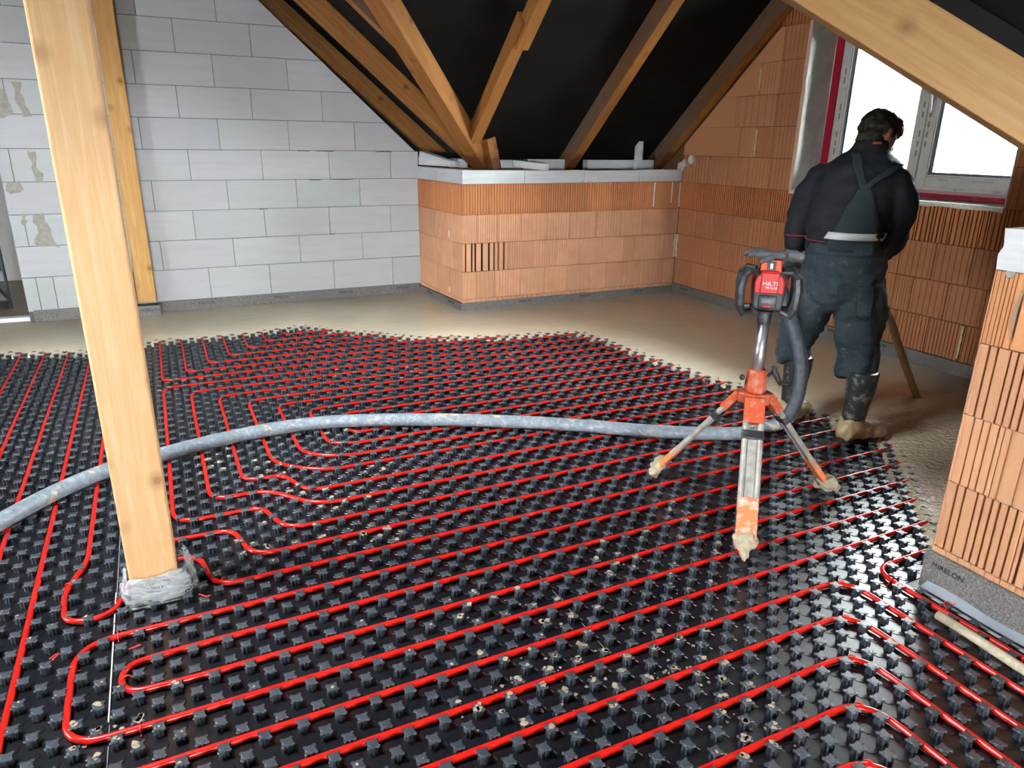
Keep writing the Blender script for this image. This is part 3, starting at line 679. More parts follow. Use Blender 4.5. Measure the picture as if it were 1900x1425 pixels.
for j in range(ny+1):
    y = 1.366+j*st
    for i in range(nx+1):
        x = -2.85+i*st
        if y > YW-.005 and x > xl+.03: continue
        if y > YB+.02 and x > 2.45: continue
        d_ = edge_dist(x, y)
        if d_ < -.06: continue
        idx[(i, j)] = len(vs); vs.append((min(x, XW-.013), y, screed_z(x, y, d_)))
for (i, j) in list(idx):
    q = [(i, j), (i+1, j), (i+1, j+1), (i, j+1)]
    if all(c in idx for c in q):
        k = [idx[c] for c in q]
        if max(vs[a][2] for a in k) > .002: fs.append(tuple(k))
me = bpy.data.meshes.new('wet_screed'); me.from_pydata(vs, [], fs); me.update(); me.materials.append(M['screed']); me.shade_smooth()
o = obj('wet_screed', me); tag(o, 'wet beige liquid screed spreading over the far part of the floor', 'screed', kind='stuff')

# ------------------------------------------------------------------ studded floor panels
S = .0498; SX, SY = .6324, 1.773
def lx(i): return SX+i*S
def ly(j): return SY+j*S
def stud_mesh():
    mb = MB(); n = 32
    def ring(z, rf): 
        k = len(mb.v)
        for a in range(n):
            q = 2*math.pi*a/n; r = rf(q); mb.v.append((r*math.cos(q), r*math.sin(q), z))
        return k
    star = lambda q: .0124+.0020*math.cos(8*q)
    def capf(q):
        d_ = abs(((q-math.pi/4) % (math.pi/2)+math.pi/4) % (math.pi/2)-math.pi/4)   # angle to the nearest ear
        R_, e = .0158, .0060
        if R_*math.sin(d_) < e: return R_*math.cos(d_)+math.sqrt(e*e-(R_*math.sin(d_))**2)
        return .0142
    ks = [ring(.0, lambda q: star(q)*1.12), ring(.0225, star), ring(.0230, capf), ring(.0262, capf), ring(.0272, lambda q: capf(q)-.0012), ring(.0272, lambda q: .0118), ring(.0284, lambda q: .0106)]
    for a, b in zip(ks, ks[1:]):
        for j in range(n): mb.f.append((a+j, a+(j+1) % n, b+(j+1) % n, b+j))
    mb.f.append(tuple(ks[-1]+j for j in range(n)))
    return mb
SM = stud_mesh(); stud_me = SM.mesh('stud', M['stud'])
CAMP = Vector((0, 0, CAMZ))
def in_view(x, y, z=.02, mg=.12):
    v = Vector((x, y, z))-CAMP; d_ = v.dot(CF)
    if d_ < .3: return False
    return abs(v.dot(CR)/d_) < 950/1334.33+mg and abs(v.dot(CU)/d_) < 712/1334.33+mg
POSTX = (-.30, .0); POSTY = (2.36, 2.62)
cand = []
panels = {}
for j in range(-32, 90):
    for i in range(-66, 66):
        x, y = lx(i), ly(j)
        if x < -2.75 or x > 4.7 or y < .2: continue
        if x > XP-.055 and y < YP+.06: continue
        if y > YW-.1 : continue
        if y > YB-.1 and x > 2.3: continue
        if -.245 < x < -.075 and 2.395 < y < 2.57: continue
        d_ = edge_dist(x, y)
        if d_ > .22: continue
        pi_ = (math.floor((i+18.5)/28), math.floor((j-11.5)/16))
        panels.setdefault(pi_, []).append((i, j, x, y))
        if (i+j) % 2 == 0:
            cand.append(((Vector((x, y, .02))-CAMP).length, i, j, in_view(x, y)))
vis = sorted(c for c in cand if c[3])
single = {(c[1], c[2]) for c in vis[:300]}
disc = [(math.cos(2*math.pi*a/10), math.sin(2*math.pi*a/10)) for a in range(10)]
ordn = ['first', 'second', 'third', 'fourth', 'fifth', 'sixth', 'seventh', 'eighth']
pcount = 0
def side_words(cx_, cy_):
    return cx_, cy_
for (pi_, pj_), L in sorted(panels.items(), key=lambda t_: (t_[0][1], t_[0][0])):
    if len(L) < 4: continue
    if not any(in_view(x, y, 0, .35) for (_, _, x, y) in L): continue
    x0, x1 = lx(-18.5+28*pi_), lx(-18.5+28*(pi_+1)); y0, y1 = ly(11.5+16*pj_), ly(11.5+16*(pj_+1))
    a0, a1 = min(l[2] for l in L)-S/2, max(l[2] for l in L)+S/2
    b0, b1 = min(l[3] for l in L)-S/2, max(l[3] for l in L)+S/2
    cxm, cym = (a0+a1)/2, (b0+b1)/2
    root = empty('studded_floor_panel', (cxm, cym, 0))
    if single & {(l[0], l[1]) for l in L}: pass
    # base sheet: one cell per lattice point so cut edges follow walls, low discs between the studs
    mb = MB(); gx = .0016 if pi_ in (-1, 0) and pj_ in (-1, 0) else .0
    for (i, j, x, y) in L:
        hx0 = x-S/2+(gx if i % 28 == (-18) % 28 else 0); hx1 = x+S/2-(gx if i % 28 == (-19) % 28 else 0)
        X0, X1, Y0, Y1 = hx0-cxm, hx1-cxm, y-S/2-cym, y+S/2-cym
        mb.add([(X0, Y0, 0), (X1, Y0, 0), (X1, Y1, 0), (X0, Y1, 0)], [(0, 1, 2, 3)])
        if (i+j) % 2:
            mb.add([(x-cxm+u_*.0205, y-cym+v_*.0205, .0) for u_, v_ in disc]+[(x-cxm+u_*.0185, y-cym+v_*.0185, .0016) for u_, v_ in disc], [(a, (a+1) % 10, (a+1) % 10+10, a+10) for a in range(10)]+[tuple(range(10, 20))])
    obj('base_sheet', mb, M['foil'], root)
    far = MB(); fv, ff = far.v, far.f
    for (i, j, x, y) in L:
        if (i+j) % 2: continue
        if (i, j) in single:
            o = bpy.data.objects.new('stud', stud_me); COL.objects.link(o); o.parent = root; o.location = (x-cxm, y-cym, 0)
        else:
            k = len(fv); fv += [(a+x-cxm, b+y-cym, c) for a, b, c in SM.v]; ff += [tuple(q+k for q in f) for f in SM.f]
    if fv:
        o = obj('stud_field', far, M['stud'], root); o['kind'] = 'stuff'
    root['_c'] = (cxm, cym); panels[(pi_, pj_)] = root
PAN = {k: v for k, v in panels.items() if not isinstance(v, list)}
for (ka, ya, yb) in (((-1, -1), 1.87, 2.33), ((-1, 0), 2.335, 2.52)):
    if ka in PAN:
        pc = PAN[ka].location; obj('white_joint_edge', MB().box(lx(-18.5)-pc.x-.0026, lx(-18.5)-pc.x+.0012, ya-pc.y, yb-pc.y, .0005, .006), M['slab'], PAN[ka])
# labels by row and column as seen in the picture
rowsP = sorted({k[1] for k in PAN}); colsP = sorted({k[0] for k in PAN})
for r in rowsP:
    cs = sorted(c for (c, rr) in PAN if rr == r)
    for n_i, c in enumerate(cs):
        o = PAN[(c, r)]; cx_, cy_ = o['_c']; del o['_c']
        rw = ['frontmost', 'second', 'third', 'fourth', 'fifth', 'sixth', 'seventh', 'eighth', 'ninth'][rowsP.index(r)]
        cl = 'leftmost' if n_i == 0 else ('rightmost' if n_i == len(cs)-1 else ordn[n_i]+' from left')
        if len(cs) == 1: cl = 'only'
        tag(o, f'black studded floor heating panel, {cl} in the {rw} row from camera', 'floor panel', 'black studded panels laid edge to edge')

# ------------------------------------------------------------------ red heating pipes
def fillet(pts, rad=.07, n=7):
    P = [Vector((p[0], p[1], 0)) for p in pts]; out = [P[0]]
    for i in range(1, len(P)-1):
        a, b, c = P[i-1], P[i], P[i+1]
        u_, v_ = (a-b), (c-b); r = min(rad if len(pts[i]) < 3 else pts[i][2], u_.length*.5, v_.length*.5)
        p0, p1 = b+u_.normalized()*r, b+v_.normalized()*r
        for k in range(n+1):
            t_ = k/n; out.append(p0*(1-t_)**2+b*2*t_*(1-t_)+p1*t_*t_)
    out.append(P[-1]); return out
def dens(P, step=.12):
    out = [P[0]]
    for a, b in zip(P, P[1:]):
        k = max(1, int((b-a).length/step))
        for q in range(1, k+1): out.append(a.lerp(b, q/k))
    return out
def clip_mesh():
    mb = MB(); R_ = .0118
    pts = [(R_*math.cos(a), 0, R_*math.sin(a)) for a in [math.pi*(k/8) for k in range(9)]]
    mb.tube([(R_+.001, 0, -.010)]+pts+[(-R_-.001, 0, -.010)], .0022, 6)
    mb.tube([(-R_-.001, 0, -.008), (-R_-.010, 0, -.009)], .002, 5); mb.tube([(R_+.001, 0, -.008), (R_+.010, 0, -.009)], .002, 5)
    return mb
clip_me = clip_mesh().mesh('pipe_clip', M['clip'], True)
def pipe(label, ij, rad=.085, clips=()):
    pts = [(lx(p[0]), ly(p[1])) + ((p[2],) if len(p) > 2 else ()) for p in ij]
    P = dens(fillet(pts, rad)); o0 = P[0].copy()
    P = [Vector((p.x+noise.noise(Vector((p.x*4, p.y*4, 0)))*.0016, p.y+noise.noise(Vector((p.x*4, p.y*4, 7)))*.0016, .0138)) for p in P]
    r = empty('heating_pipe', (P[0].x, P[0].y, 0)); tag(r, label, 'pipe', 'red underfloor heating pipes')
    obj('pipe_run', MB().tube([p-Vector((P[0].x, P[0].y, 0)) for p in P], .0100, 10), M['pipe'], r, smooth=True)
    for (i, j, a) in clips:
        c = bpy.data.objects.new('pipe_clip', clip_me); COL.objects.link(c); c.parent = r; c.location = (lx(i)-P[0].x, ly(j)-P[0].y, .0135); c.rotation_euler = (0, 0, a)
H = math.pi/2; RE = 62
pipe('red pipe making the big outer U-bend at bottom left in front of the post', [(RE, 9.5), (-20.6, 9.5, .13), (-20.5, .6, .11), (RE, .5)], .12, [(-18.2, 9.5, H), (-20.6, 7.2, 0), (-16.9, .5, H)])
pipe('red pipe with the narrow U-turn inside the big bottom left bend', [(RE, 6.5), (-14.5, 6.5, .1), (-17.9, 6.3, .09), (-17.9, 3.7, .09), (-14.5, 3.5, .1), (RE, 3.5)], .07, [(-17.6, 5.0, 0)])
pipe('red pipe in the first straight row below the bottom left bend', [(-28, -2.5), (RE, -2.5)])
W5 = ['rearmost', 'second', 'third', 'fourth', 'fifth']
for n_i, (rj, ci) in enumerate([(-5.5, 29.5), (-8.5, 26.5), (-11.5, 23.5), (-14.5, 20.5), (-17.5, 17.5)]):
    pipe(f'red pipe turning forward in front of the pier, {W5[n_i]} of five nested corners', [(-28, rj), (ci, rj, .12), (ci, -34)], .12, [(ci-.7, rj-.35, H+.5)])
pipe('red pipe bending around the foot of the brick pier', [(RE, -5.5), (32.5, -5.5, .1), (32.5, -30)], .1, [(34.6, -5.6, H), (32.4, -7.2, 0), (32.5, -16.5, 0)])
pipe('red pipe with the U-bend left of the front post', [(-20.5, 92), (-20.5, 20, .06), (-21.7, 16, .05), (-21.4, 12.2, .1), (-18.6, 12.0, .1), (-17.5, 16.0, .05), (-17.4, 17.6, .04), (-13, 17.4, .06), (-12.2, 12.6, .09), (RE, 12.5)], .08, [(-21.5, 17.0, -.3), (-18.2, 13.8, -.4), (-11.6, 13.2, H-.6)])
pipe('red pipe with S-bend, next behind the one at the post foot', [(-17.5, 92), (-17.5, 20.6, .09), (-10.3, 20.4, .06), (-9.2, 15.6, .09), (RE, 15.5)], .08)
SB = [(-14.5, 60.5, [(-14.5, 23.3, .11), (-7.6, 23.3, .06), (-6.3, 18.6, .1)], 18.5), (-11.5, 57.5, [(-11.5, 26.4, .1), (-6.6, 26.4, .1), (-3.2, 21.7, .12)], 21.5), (-8.5, 54.5, [(-8.5, 29.1, .1), (-4.9, 29.0, .05), (-3.4, 24.7, .08)], 24.5),
      (-5.5, 51.5, [(-5.4, 31.9, .12), (-1.2, 28.3, .12)], 27.5), (-2.5, 48.5, [(-2.4, 33.2, .12), (1.2, 30.8, .12)], 30.5), (.5, 45.5, [(.6, 34.8, .1), (3.2, 33.6, .08)], 33.5), (3.5, 42.5, [(3.5, 36.5, .07)], 36.5)]
nm = ['outermost', 'second', 'third', 'fourth', 'fifth', 'sixth', 'innermost']
for n_i, (ci, tj, mid, bj) in enumerate(SB):
    cl = [((mid[1][0]-.6, mid[1][1], H))] if n_i in (0, 1, 2) and len(mid) > 1 else []
    pipe(f'red pipe in a C-shaped loop right of the front post, {nm[n_i]} of seven', [(RE, tj), (ci, tj, .09)]+mid+[(RE, bj)], .09, cl)
pipe('short-looped red pipe row emerging beside the grey hose bend', [(7, 39.5), (RE, 39.5)])
for n_i in range(7):
    ci, tj = -14.5+3*n_i, 63.5+3*n_i
    pipe(f'red pipe turning right from the far screed edge, {nm[n_i] if n_i not in (0, 6) else ("nearest" if n_i == 0 else "farthest")} of seven corners', [(ci, 94), (ci, tj, .07), (RE, tj)], .07)
for n_i in range(5):
    ci = -23.5-3*n_i
    pipe(f'straight red pipe running away from camera at left, {["nearest the post", "second left of the post", "third left of the post", "fourth left of the post", "fifth left of the post"][n_i]}', [(ci, -12), (ci, 94)])
# loose red clips dropped on the panels
for n_i, (x, y, lb) in enumerate(((-.01, 2.33, 'tiny red clip piece lying right of the plastic-wrapped post'), (-.22, 2.14, 'tiny red clip piece lying by the panel joint at bottom left'), (-.44, 2.19, 'tiny red clip piece lying between two left pipes'), (2.27, 1.22, 'tiny red clip piece lying at the pier strip'))):
    o = bpy.data.objects.new('pipe_clip', clip_me); COL.objects.link(o); o.location = (x, y, .034); o.rotation_euler = (1.2, .4, n_i); tag(o, lb, 'clip')
# screed splashes on studs
SPL = [(.63, 2.54), (.68, 2.49), (.18, 2.65), (0.02, 2.53), (1.38, 1.96), (1.53, 1.99), (1.55, 1.72), (.85, 1.92), (1.0, 1.8), (1.09, 1.74), (.91, 1.68), (.96, 1.53), (1.0, 1.5), (.74, 1.58), (.78, 1.52), (.87, 1.43), (.91, 1.37), (.66, 1.49), (1.28, 1.45), (1.25, 1.39), (1.31, 1.38), (1.21, 1.38), (1.26, 1.23), (1.22, 1.16), (1.32, 1.16), (1.28, 1.09), (1.17, 1.02), (.31, 2.55), (.55, 2.58), (-.22, 1.83), (-.31, 1.82), (.15, 3.36), (.12, 3.51), (.29, 3.33), (.38, 3.26), (.8, 3.07), (2.18, 4.12), (2.25, 4.51), (2.08, 4.9), (1.45, 4.44), (1.05, 4.61), (.72, 3.62), (1.82, 2.1), (1.76, 1.89), (.44, 3.02), (.6, 2.89), (-.05, 4.75), (.0, 4.8), (.1, 4.85)]
mb = MB()
rr = random.Random(3)
def blob(cx_, cy_, z, r, th=.0012):
    k = 9; P = [(cx_+r*rr.uniform(.45, 1.15)*math.cos(2*math.pi*a/k), cy_+r*rr.uniform(.45, 1.15)*math.sin(2*math.pi*a/k), z) for a in range(k)]
    mb.prism(P, (0, 0, 0), (0, 0, th))
for (x, y) in SPL:
    i, j = round((x-SX)/S), round((y-SY)/S)
    for di in range(-2, 3):
        for dj in range(-2, 3):
            if (i+di+j+dj) % 2 == 0 and rr.random() < (.8 if abs(di)+abs(dj) < 2 else .22):
                a, b = lx(i+di), ly(j+dj)
                for _ in range(rr.choice((1, 2, 2))): blob(a+rr.uniform(-.01, .01), b+rr.uniform(-.01, .01), .0288, rr.uniform(.005, .013))
    for _ in range(4): blob(x+rr.uniform(-.08, .08), y+rr.uniform(-.08, .08), .0032, rr.uniform(.003, .008))
for _ in range(500):
    x, y = rr.uniform(-.9, 3.2), rr.uniform(1.0, 5.6)
    if edge_dist(x, y) > 0 or (x > XP-.06 and y < YP+.1): continue
    i, j = round((x-SX)/S), round((y-SY)/S)
    if (i+j) % 2: i += 1
    blob(lx(i)+rr.uniform(-.008, .008), ly(j)+rr.uniform(-.008, .008), .0288, rr.uniform(.002, .006))
o = obj('screed_splashes', mb, M['slurry']); tag(o, 'dried beige screed splashes scattered over the black studs and pipes', 'splashes', kind='stuff')

# ------------------------------------------------------------------ timber
def beam(name, p0, p1, wd, ht, m, label, group=None, parent=None, upv=(0, 0, 1), under=False, cutz=None, bev=.004):
    """box from p0 to p1; wd across, ht in the plane of up; 'under': p0/p1 lie on the centre of the lower face"""
    p0, p1 = Vector(p0), Vector(p1); z = (p1-p0).normalized(); up = Vector(upv); x = up.cross(z).normalized(); y = z.cross(x)
    L = (p1-p0).length; s0 = 0 if under else -ht/2
    mb = MB()
    nseg = 1
    mb.box(-wd/2, wd/2, s0, s0+ht, 0, L)
    o = obj(name, mb, m, parent, bevel=bev)
    o.matrix_world = Matrix(((x.x, y.x, z.x, p0.x), (x.y, y.y, z.y, p0.y), (x.z, y.z, z.z, p0.z), (0, 0, 0, 1)))
    if m is M['rafter_grey']:
        o.data.materials.append(M['rafter']); o.data.polygons[2].material_index = 1
    if not parent: tag(o, label, 'post' if 'post' in name else 'rafter', group)
    return o
HP = .157
GR = 'roof rafters'
def raftB(X, y0, y1, m, label, wd=.10): return beam('rafter', (X, y0, zB(y0)), (X, y1, zB(y1)), wd, HP, m, label, GR, under=True)
# slanted feet are cut by sinking the ends slightly behind the capping
raftB(3.655, 6.36, RY, M['rafter_grey'], 'dark brown rafter in the middle of the black slope, foot on knee wall')
raftB(4.705, 6.42, RY, M['rafter_grey'], 'grey weathered rafter lying along the brick gable beside the window')
# jack rafter beside the valley with a spliced upper piece
t = empty('rafter', (2.55, 5.98, zB(5.98))); tag(t, 'spliced rafter rising from the valley beam foot, with a notch near its top', 'rafter', GR)
for (ya, yb, xa, dz) in ((5.99, 5.02, 2.55, 0), (5.16, RY, 2.575, -.035)):
    o = beam('rafter_piece', (xa, ya, zB(ya)+dz), (xa, yb, zB(yb)+dz), .10, .12+dz*0, M['rafter'], '', under=True); 
    for k_ in ('label', 'category', 'group'):
        if k_ in o: del o[k_]
    mw = o.matrix_world.copy(); o.parent = t; o.matrix_parent_inverse = Matrix.Identity(4); o.matrix_world = Matrix.Translation(-t.location) @ mw
def raftA(Y, x0, x1, m, label, wd=.10): return beam('rafter', (x0, Y, zA(x0)), (x1, Y, zA(x1)), wd, HP, m, label, GR, under=True)
raftA(6.375, 2.74, RX, M['rafter'], 'rafter second from the white wall, running into the valley foot')
raftA(7.36, 2.80, RX, M['rafter'], 'rafter nearest the white block wall, rising along its sloping edge')
raftA(5.36, 1.72, RX, M['rafter_grey'], 'short grey rafter end meeting the valley beam high up')
# valley beams
dv = Vector((-1, -1, K)).normalized()
p0 = Vector((2.68, 6.2, zA(2.68)-.005)); p1 = p0+dv*3.9
def vbeam(p0, dv, L, wd, m, label):
    return beam('valley_beam', p0, p0+dv*L, wd, .178, m, label, 'valley beams', under=True)
o = vbeam(Vector((2.72, 6.27, 1.391+K*(6.104-6.27)+.0)), dv, 4.2, .125, M['rafter'], 'thick valley beam meeting the rafters on the corner of the knee wall')
o['category'] = 'beam'
dv2 = Vector((-1, 1, K)).normalized()
q0 = Vector((2.66, 1.09, 1.278))
o = vbeam(q0, dv2, 3.9, .115, M['beam'], 'broad sawn beam crossing the window at top right'); o['category'] = 'beam'
obj('slit_filler', MB().box(-.0575, .0575, .1785, .225, 0, 3.9), M['membrane'], o)  # black filler added to cover the bright slit above the beam
mb = MB(); mb.box(-.05, .05, -.05, .05, 0, .30); o = obj('support_block', mb, M['rafter']); o.location = (2.83, 6.20, CAP-.03); o.rotation_euler = (0, -.28, .3); tag(o, 'short wooden block wedged beside the valley beam foot', 'wood block')
# ridge and purlin above the frame
beam('purlin', (-.16, -6.6, zA(-.16)-.09), (-.16, 9.0, zA(-.16)-.09), .14, .18, M['rafter'], 'long purlin carried by the two posts'); 
# posts
pz = zA(-.16)-.18
post = empty('wooden_post', (-.16, 2.48, 0)); tag(post, 'large pale spruce post in the foreground, left of centre', 'post', 'posts')
o = obj('timber', MB().box(-.074, .074, -.07, .07, .085, pz), M['post'], post, bevel=.007)
post2 = empty('wooden_post', (-.15, 6.88, 0)); tag(post2, 'darker honey-coloured post standing against the white wall', 'post', 'posts')
obj('timber', MB().box(-.072, .072, -.07, .045, .160, pz), M['post_far'], post2, bevel=.008)
# plastic sheet around the foot of the front post
mb = MB(); nseg = 44; nz = 9; k = 0
for a in range(nz+1):
    h = a/nz
    for b in range(nseg):
        q = 2*math.pi*b/nseg; c, s_ = math.cos(q), math.sin(q)
        sq = 1/max(abs(c), abs(s_)); fl = .078*(sq**.92)+.004
        flare = .020*(1-h)**2+.018*math.sin(h*3.1)
        wr_ = noise.noise(Vector((c*3, s_*3, h*3)))*.018*(1-.5*h)+noise.noise(Vector((c*9, s_*9, h*7)))*.007
        r = fl+flare+wr_; r = max(r, .079*sq+.003)
        rx = r+ (.028*max(0, c)**2*(1-h*.4))
        zt = .105+.03*noise.noise(Vector((c*2, s_*2, 4)))+(.04 if .15 < q < .6 else 0)
        mb.v.append((rx*c, r*s_, .006+(zt)*h))
for a in range(nz):
    for b in range(nseg): mb.f.append((a*nseg+b, a*nseg+(b+1) % nseg, (a+1)*nseg+(b+1) % nseg, (a+1)*nseg+b))
o = obj('plastic_wrap', mb, M['wrap'], None, smooth=True); o.location = (-.16, 2.48, 0); tag(o, 'crumpled clear plastic film wrapped round the front post foot', 'plastic film')
obj('base_sleeve', MB().box(-.076, .076, -.072, .072, .0, .085), M['strip'], post)
# beige foam rod lying by the pier
mb = MB(); mb.tube([(2.17, 1.19, .044), (2.165, 1.05, .045), (2.155, .90, .045), (2.14, .70, .045), (2.12, .4, .045)], .0155, 16); o = obj('foam_rod', mb, simple_noise('beige_foam_rod', (.55, .50, .36), (.42, .38, .27), 60, .6), smooth=False)
tag(o, 'beige foam rod lying beside the red pipe at bottom right', 'rod'); o.data.shade_smooth()

# ------------------------------------------------------------------ soft forms: union of tapered tubes and ellipsoids, voxel remeshed
def vox(parts, size=.014, smooth=6, wr=(), name='form'):
    mb = MB()
    for p in parts:
        if p[0] == 't': mb.tube(p[1], p[2], 16)
        elif p[0] == 'l':      # loft of horizontal ellipses (cx, cy, z, rx, ry)
            k = len(mb.v); n = 28
            for (cx_, cy_, z, rx, ry) in p[1]:
                for a in range(n): q = 2*math.pi*a/n; mb.v.append((cx_+rx*math.cos(q), cy_+ry*math.sin(q), z))
            m_ = len(p[1])
            for i in range(m_-1):
                for a in range(n): mb.f.append((k+i*n+a, k+i*n+(a+1) % n, k+(i+1)*n+(a+1) % n, k+(i+1)*n+a))
            mb.f.append(tuple(k+a for a in range(n-1, -1, -1))); mb.f.append(tuple(k+(m_-1)*n+a for a in range(n)))
        elif p[0] == 'e':      # ellipsoid centre, radii, rotation matrix
            c, r, R_ = Vector(p[1]), p[2], (p[3] if len(p) > 3 else Matrix.Identity(3)); k = len(mb.v); a_, b_ = 18, 12
            for i in range(1, b_):
                th = math.pi*i/b_
                for j in range(a_):
                    ph = 2*math.pi*j/a_; mb.v.append(tuple(c+R_ @ Vector((r[0]*math.sin(th)*math.cos(ph), r[1]*math.sin(th)*math.sin(ph), r[2]*math.cos(th)))))
            mb.v.append(tuple(c+R_ @ Vector((0, 0, r[2])))); mb.v.append(tuple(c+R_ @ Vector((0, 0, -r[2])))); t_, u_ = k+(b_-1)*a_, k+(b_-1)*a_+1
            for i in range(b_-2):
                for j in range(a_): mb.f.append((k+i*a_+j, k+(i+1)*a_+j, k+(i+1)*a_+(j+1) % a_, k+i*a_+(j+1) % a_))
            for j in range(a_): mb.f.append((t_, k+j, k+(j+1) % a_)); mb.f.append((u_, k+(b_-2)*a_+(j+1) % a_, k+(b_-2)*a_+j))
    me = mb.mesh('tmp'); bm = bmesh.new(); bm.from_mesh(me); bmesh.ops.recalc_face_normals(bm, faces=bm.faces); bm.to_mesh(me); bm.free()
    o = bpy.data.objects.new('tmp', me); COL.objects.link(o)
    r = o.modifiers.new('r', 'REMESH'); r.mode = 'VOXEL'; r.voxel_size = size; r.use_smooth_shade = True
    if smooth: s_ = o.modifiers.new('s', 'SMOOTH'); s_.iterations = smooth; s_.factor = .6
    dg = bpy.context.evaluated_depsgraph_get(); out = bpy.data.meshes.new_from_object(o.evaluated_get(dg)); bpy.data.objects.remove(o); out.name = name
    if wr:
        nr = [v.normal.copy() for v in out.vertices]
        for v, n_ in zip(out.vertices, nr):
            d_ = 0
            for (sx_, sy_, sz_, amp) in wr: d_ += noise.noise(Vector((v.co.x*sx_, v.co.y*sy_, v.co.z*sz_)))*amp
            v.co += n_*d_
    out.shade_smooth(); return out
def setm(me, m): me.materials.clear(); me.materials.append(m); return me
from mathutils.bvhtree import BVHTree
def patch(name, target, outline_rows, m, parent, off=.006, fdir=(0, 1, 0), th=.004):
    """cloth patch lying on the back of 'target': rows of (z, x_left, x_right) projected along fdir"""
    bm = bmesh.new(); bm.from_mesh(target); bv = BVHTree.FromBMesh(bm); bm.free()
    mb = MB(); nx_ = 8; rows_ = []
    dz = []
    for (a, b) in zip(outline_rows, outline_rows[1:]):
        k = max(1, int(abs(b[0]-a[0])/.015))
        for q in range(k): dz.append(tuple(a[i]+(b[i]-a[i])*q/k for i in range(3)))
    dz.append(outline_rows[-1])
    d_ = Vector(fdir).normalized(); last = -.1
    for (z, x0, x1) in dz:
        for i in range(nx_+1):
            x = x0+(x1-x0)*i/nx_; h = bv.ray_cast(Vector((x, 0, z))-d_*1.0, d_)
            if h[0] is not None: p = h[0]; last = p.y
            else: p = Vector((x, last, z))
            mb.v.append(tuple(p-d_*off))
    for r in range(len(dz)-1):
        for i in range(nx_): mb.f.append((r*(nx_+1)+i, r*(nx_+1)+i+1, (r+1)*(nx_+1)+i+1, (r+1)*(nx_+1)+i))
    o = obj(name, mb, m, parent, smooth=True); s_ = o.modifiers.new('s', 'SOLIDIFY'); s_.thickness = th; s_.offset = 0; return o
# ------------------------------------------------------------------ the worker
def cloth(name, a, b, dust, sc=9, th=(.56, .72)):
    m, nt, bs_ = mat(name, a, .85, 0, .2); v = coords(nt, 'Object'); n = noise_node(nt, sc, v, 5, .7, .5); n2 = noise_node(nt, 34, v, 5, .75, .8); n3 = noise_node(nt, 3, v, 2)
    c = mix(nt, ramp(nt, n3, [(.35, (0, 0, 0)), (.65, (1, 1, 1))]), a, b)
    c = mix(nt, ramp(nt, n2, [(th[0], (0, 0, 0)), (th[1], (.6, .6, .6))]), c, dust)
    link(nt, c, bs_.inputs['Base Color']); bump(nt, bs_, n, .5, .012); return m
JK = cloth('black_work_jacket', (.010, .012, .016), (.020, .023, .03), (.09, .10, .115), 9, (.62, .85))
TR = cloth('dusty_dark_overalls', (.026, .042, .054), (.050, .070, .080), (.30, .32, .30), 8, (.58, .76))
BIB = cloth('dark_teal_bib', (.022, .034, .040), (.030, .044, .05), (.10, .11, .10), 8, (.6, .8))
SKIN = simple_noise('skin', (.50, .27, .18), (.42, .20, .13), 14, .5, .2)
HAIR = simple_noise('dark_hair', (.016, .013, .008), (.035, .028, .014), 90, .6, .9, .004, lo=.35, hi=.7)
WHITE = mat('reflective_white', (.75, .76, .80), .45)[0]
REDL = mat('red_piping', (.30, .02, .03), .6)[0]
ORL = mat('orange_label', (.75, .16, .03), .6)[0]
RUB = simple_noise('spattered_rubber', (.028, .034, .034), (.30, .30, .26), 22, .3, .3, .002, lo=.54, hi=.70)
MUD = simple_noise('wet_screed_mud', (.42, .31, .165), (.50, .39, .225), 22, .45, .4, .004)
GLV = simple_noise('grey_work_glove', (.06, .07, .08), (.13, .14, .15), 40, .8, .5, .003)
person = empty('person', (3.152, 2.598, .0285), -1.186)
tag(person, 'person in dusty black work clothes and muddy boots seen from behind, pouring screed', 'person')
zo = -.0285
def Z(p): return (p[0], p[1], p[2]+zo)
# skin: one continuous body under the clothes, with head, neck, arms and hands
hd = Vector((.030, .170, 1.568+zo)); RH = Matrix.Rotation(-.60, 3, 'X') @ Matrix.Rotation(-.55, 3, 'Z')
def hand(wrist, d_, side, curl):
    w_ = Vector(wrist); d_ = Vector(d_).normalized(); up = Vector((0, 0, 1)); s_ = d_.cross(up).normalized()*side; pn = d_.cross(s_).normalized()
    out = [('t', [w_, w_+d_*.05, w_+d_*.09], [.028, .036, .036])]
    for i, ln in enumerate((.070, .078, .072, .058)):
        b_ = w_+d_*.085+s_*(.027-.018*i); pts = [b_-d_*.02, b_+d_*ln*.4+pn*curl*.010, b_+d_*ln*.62+pn*curl*.034, b_+d_*ln*.45+pn*curl*.062]
        out.append(('t', pts, [.0105, .0095, .009, .008]))
    tb = w_+d_*.025+s_*.03; out.append(('t', [tb, tb+d_*.03+s_*.022+pn*curl*.012, tb+d_*.055+s_*.012+pn*curl*.04], [.013, .011, .009])); return out
WL = Vector((-.262, .10, .955+zo)); WRt = Vector((.06, .30, .925+zo))
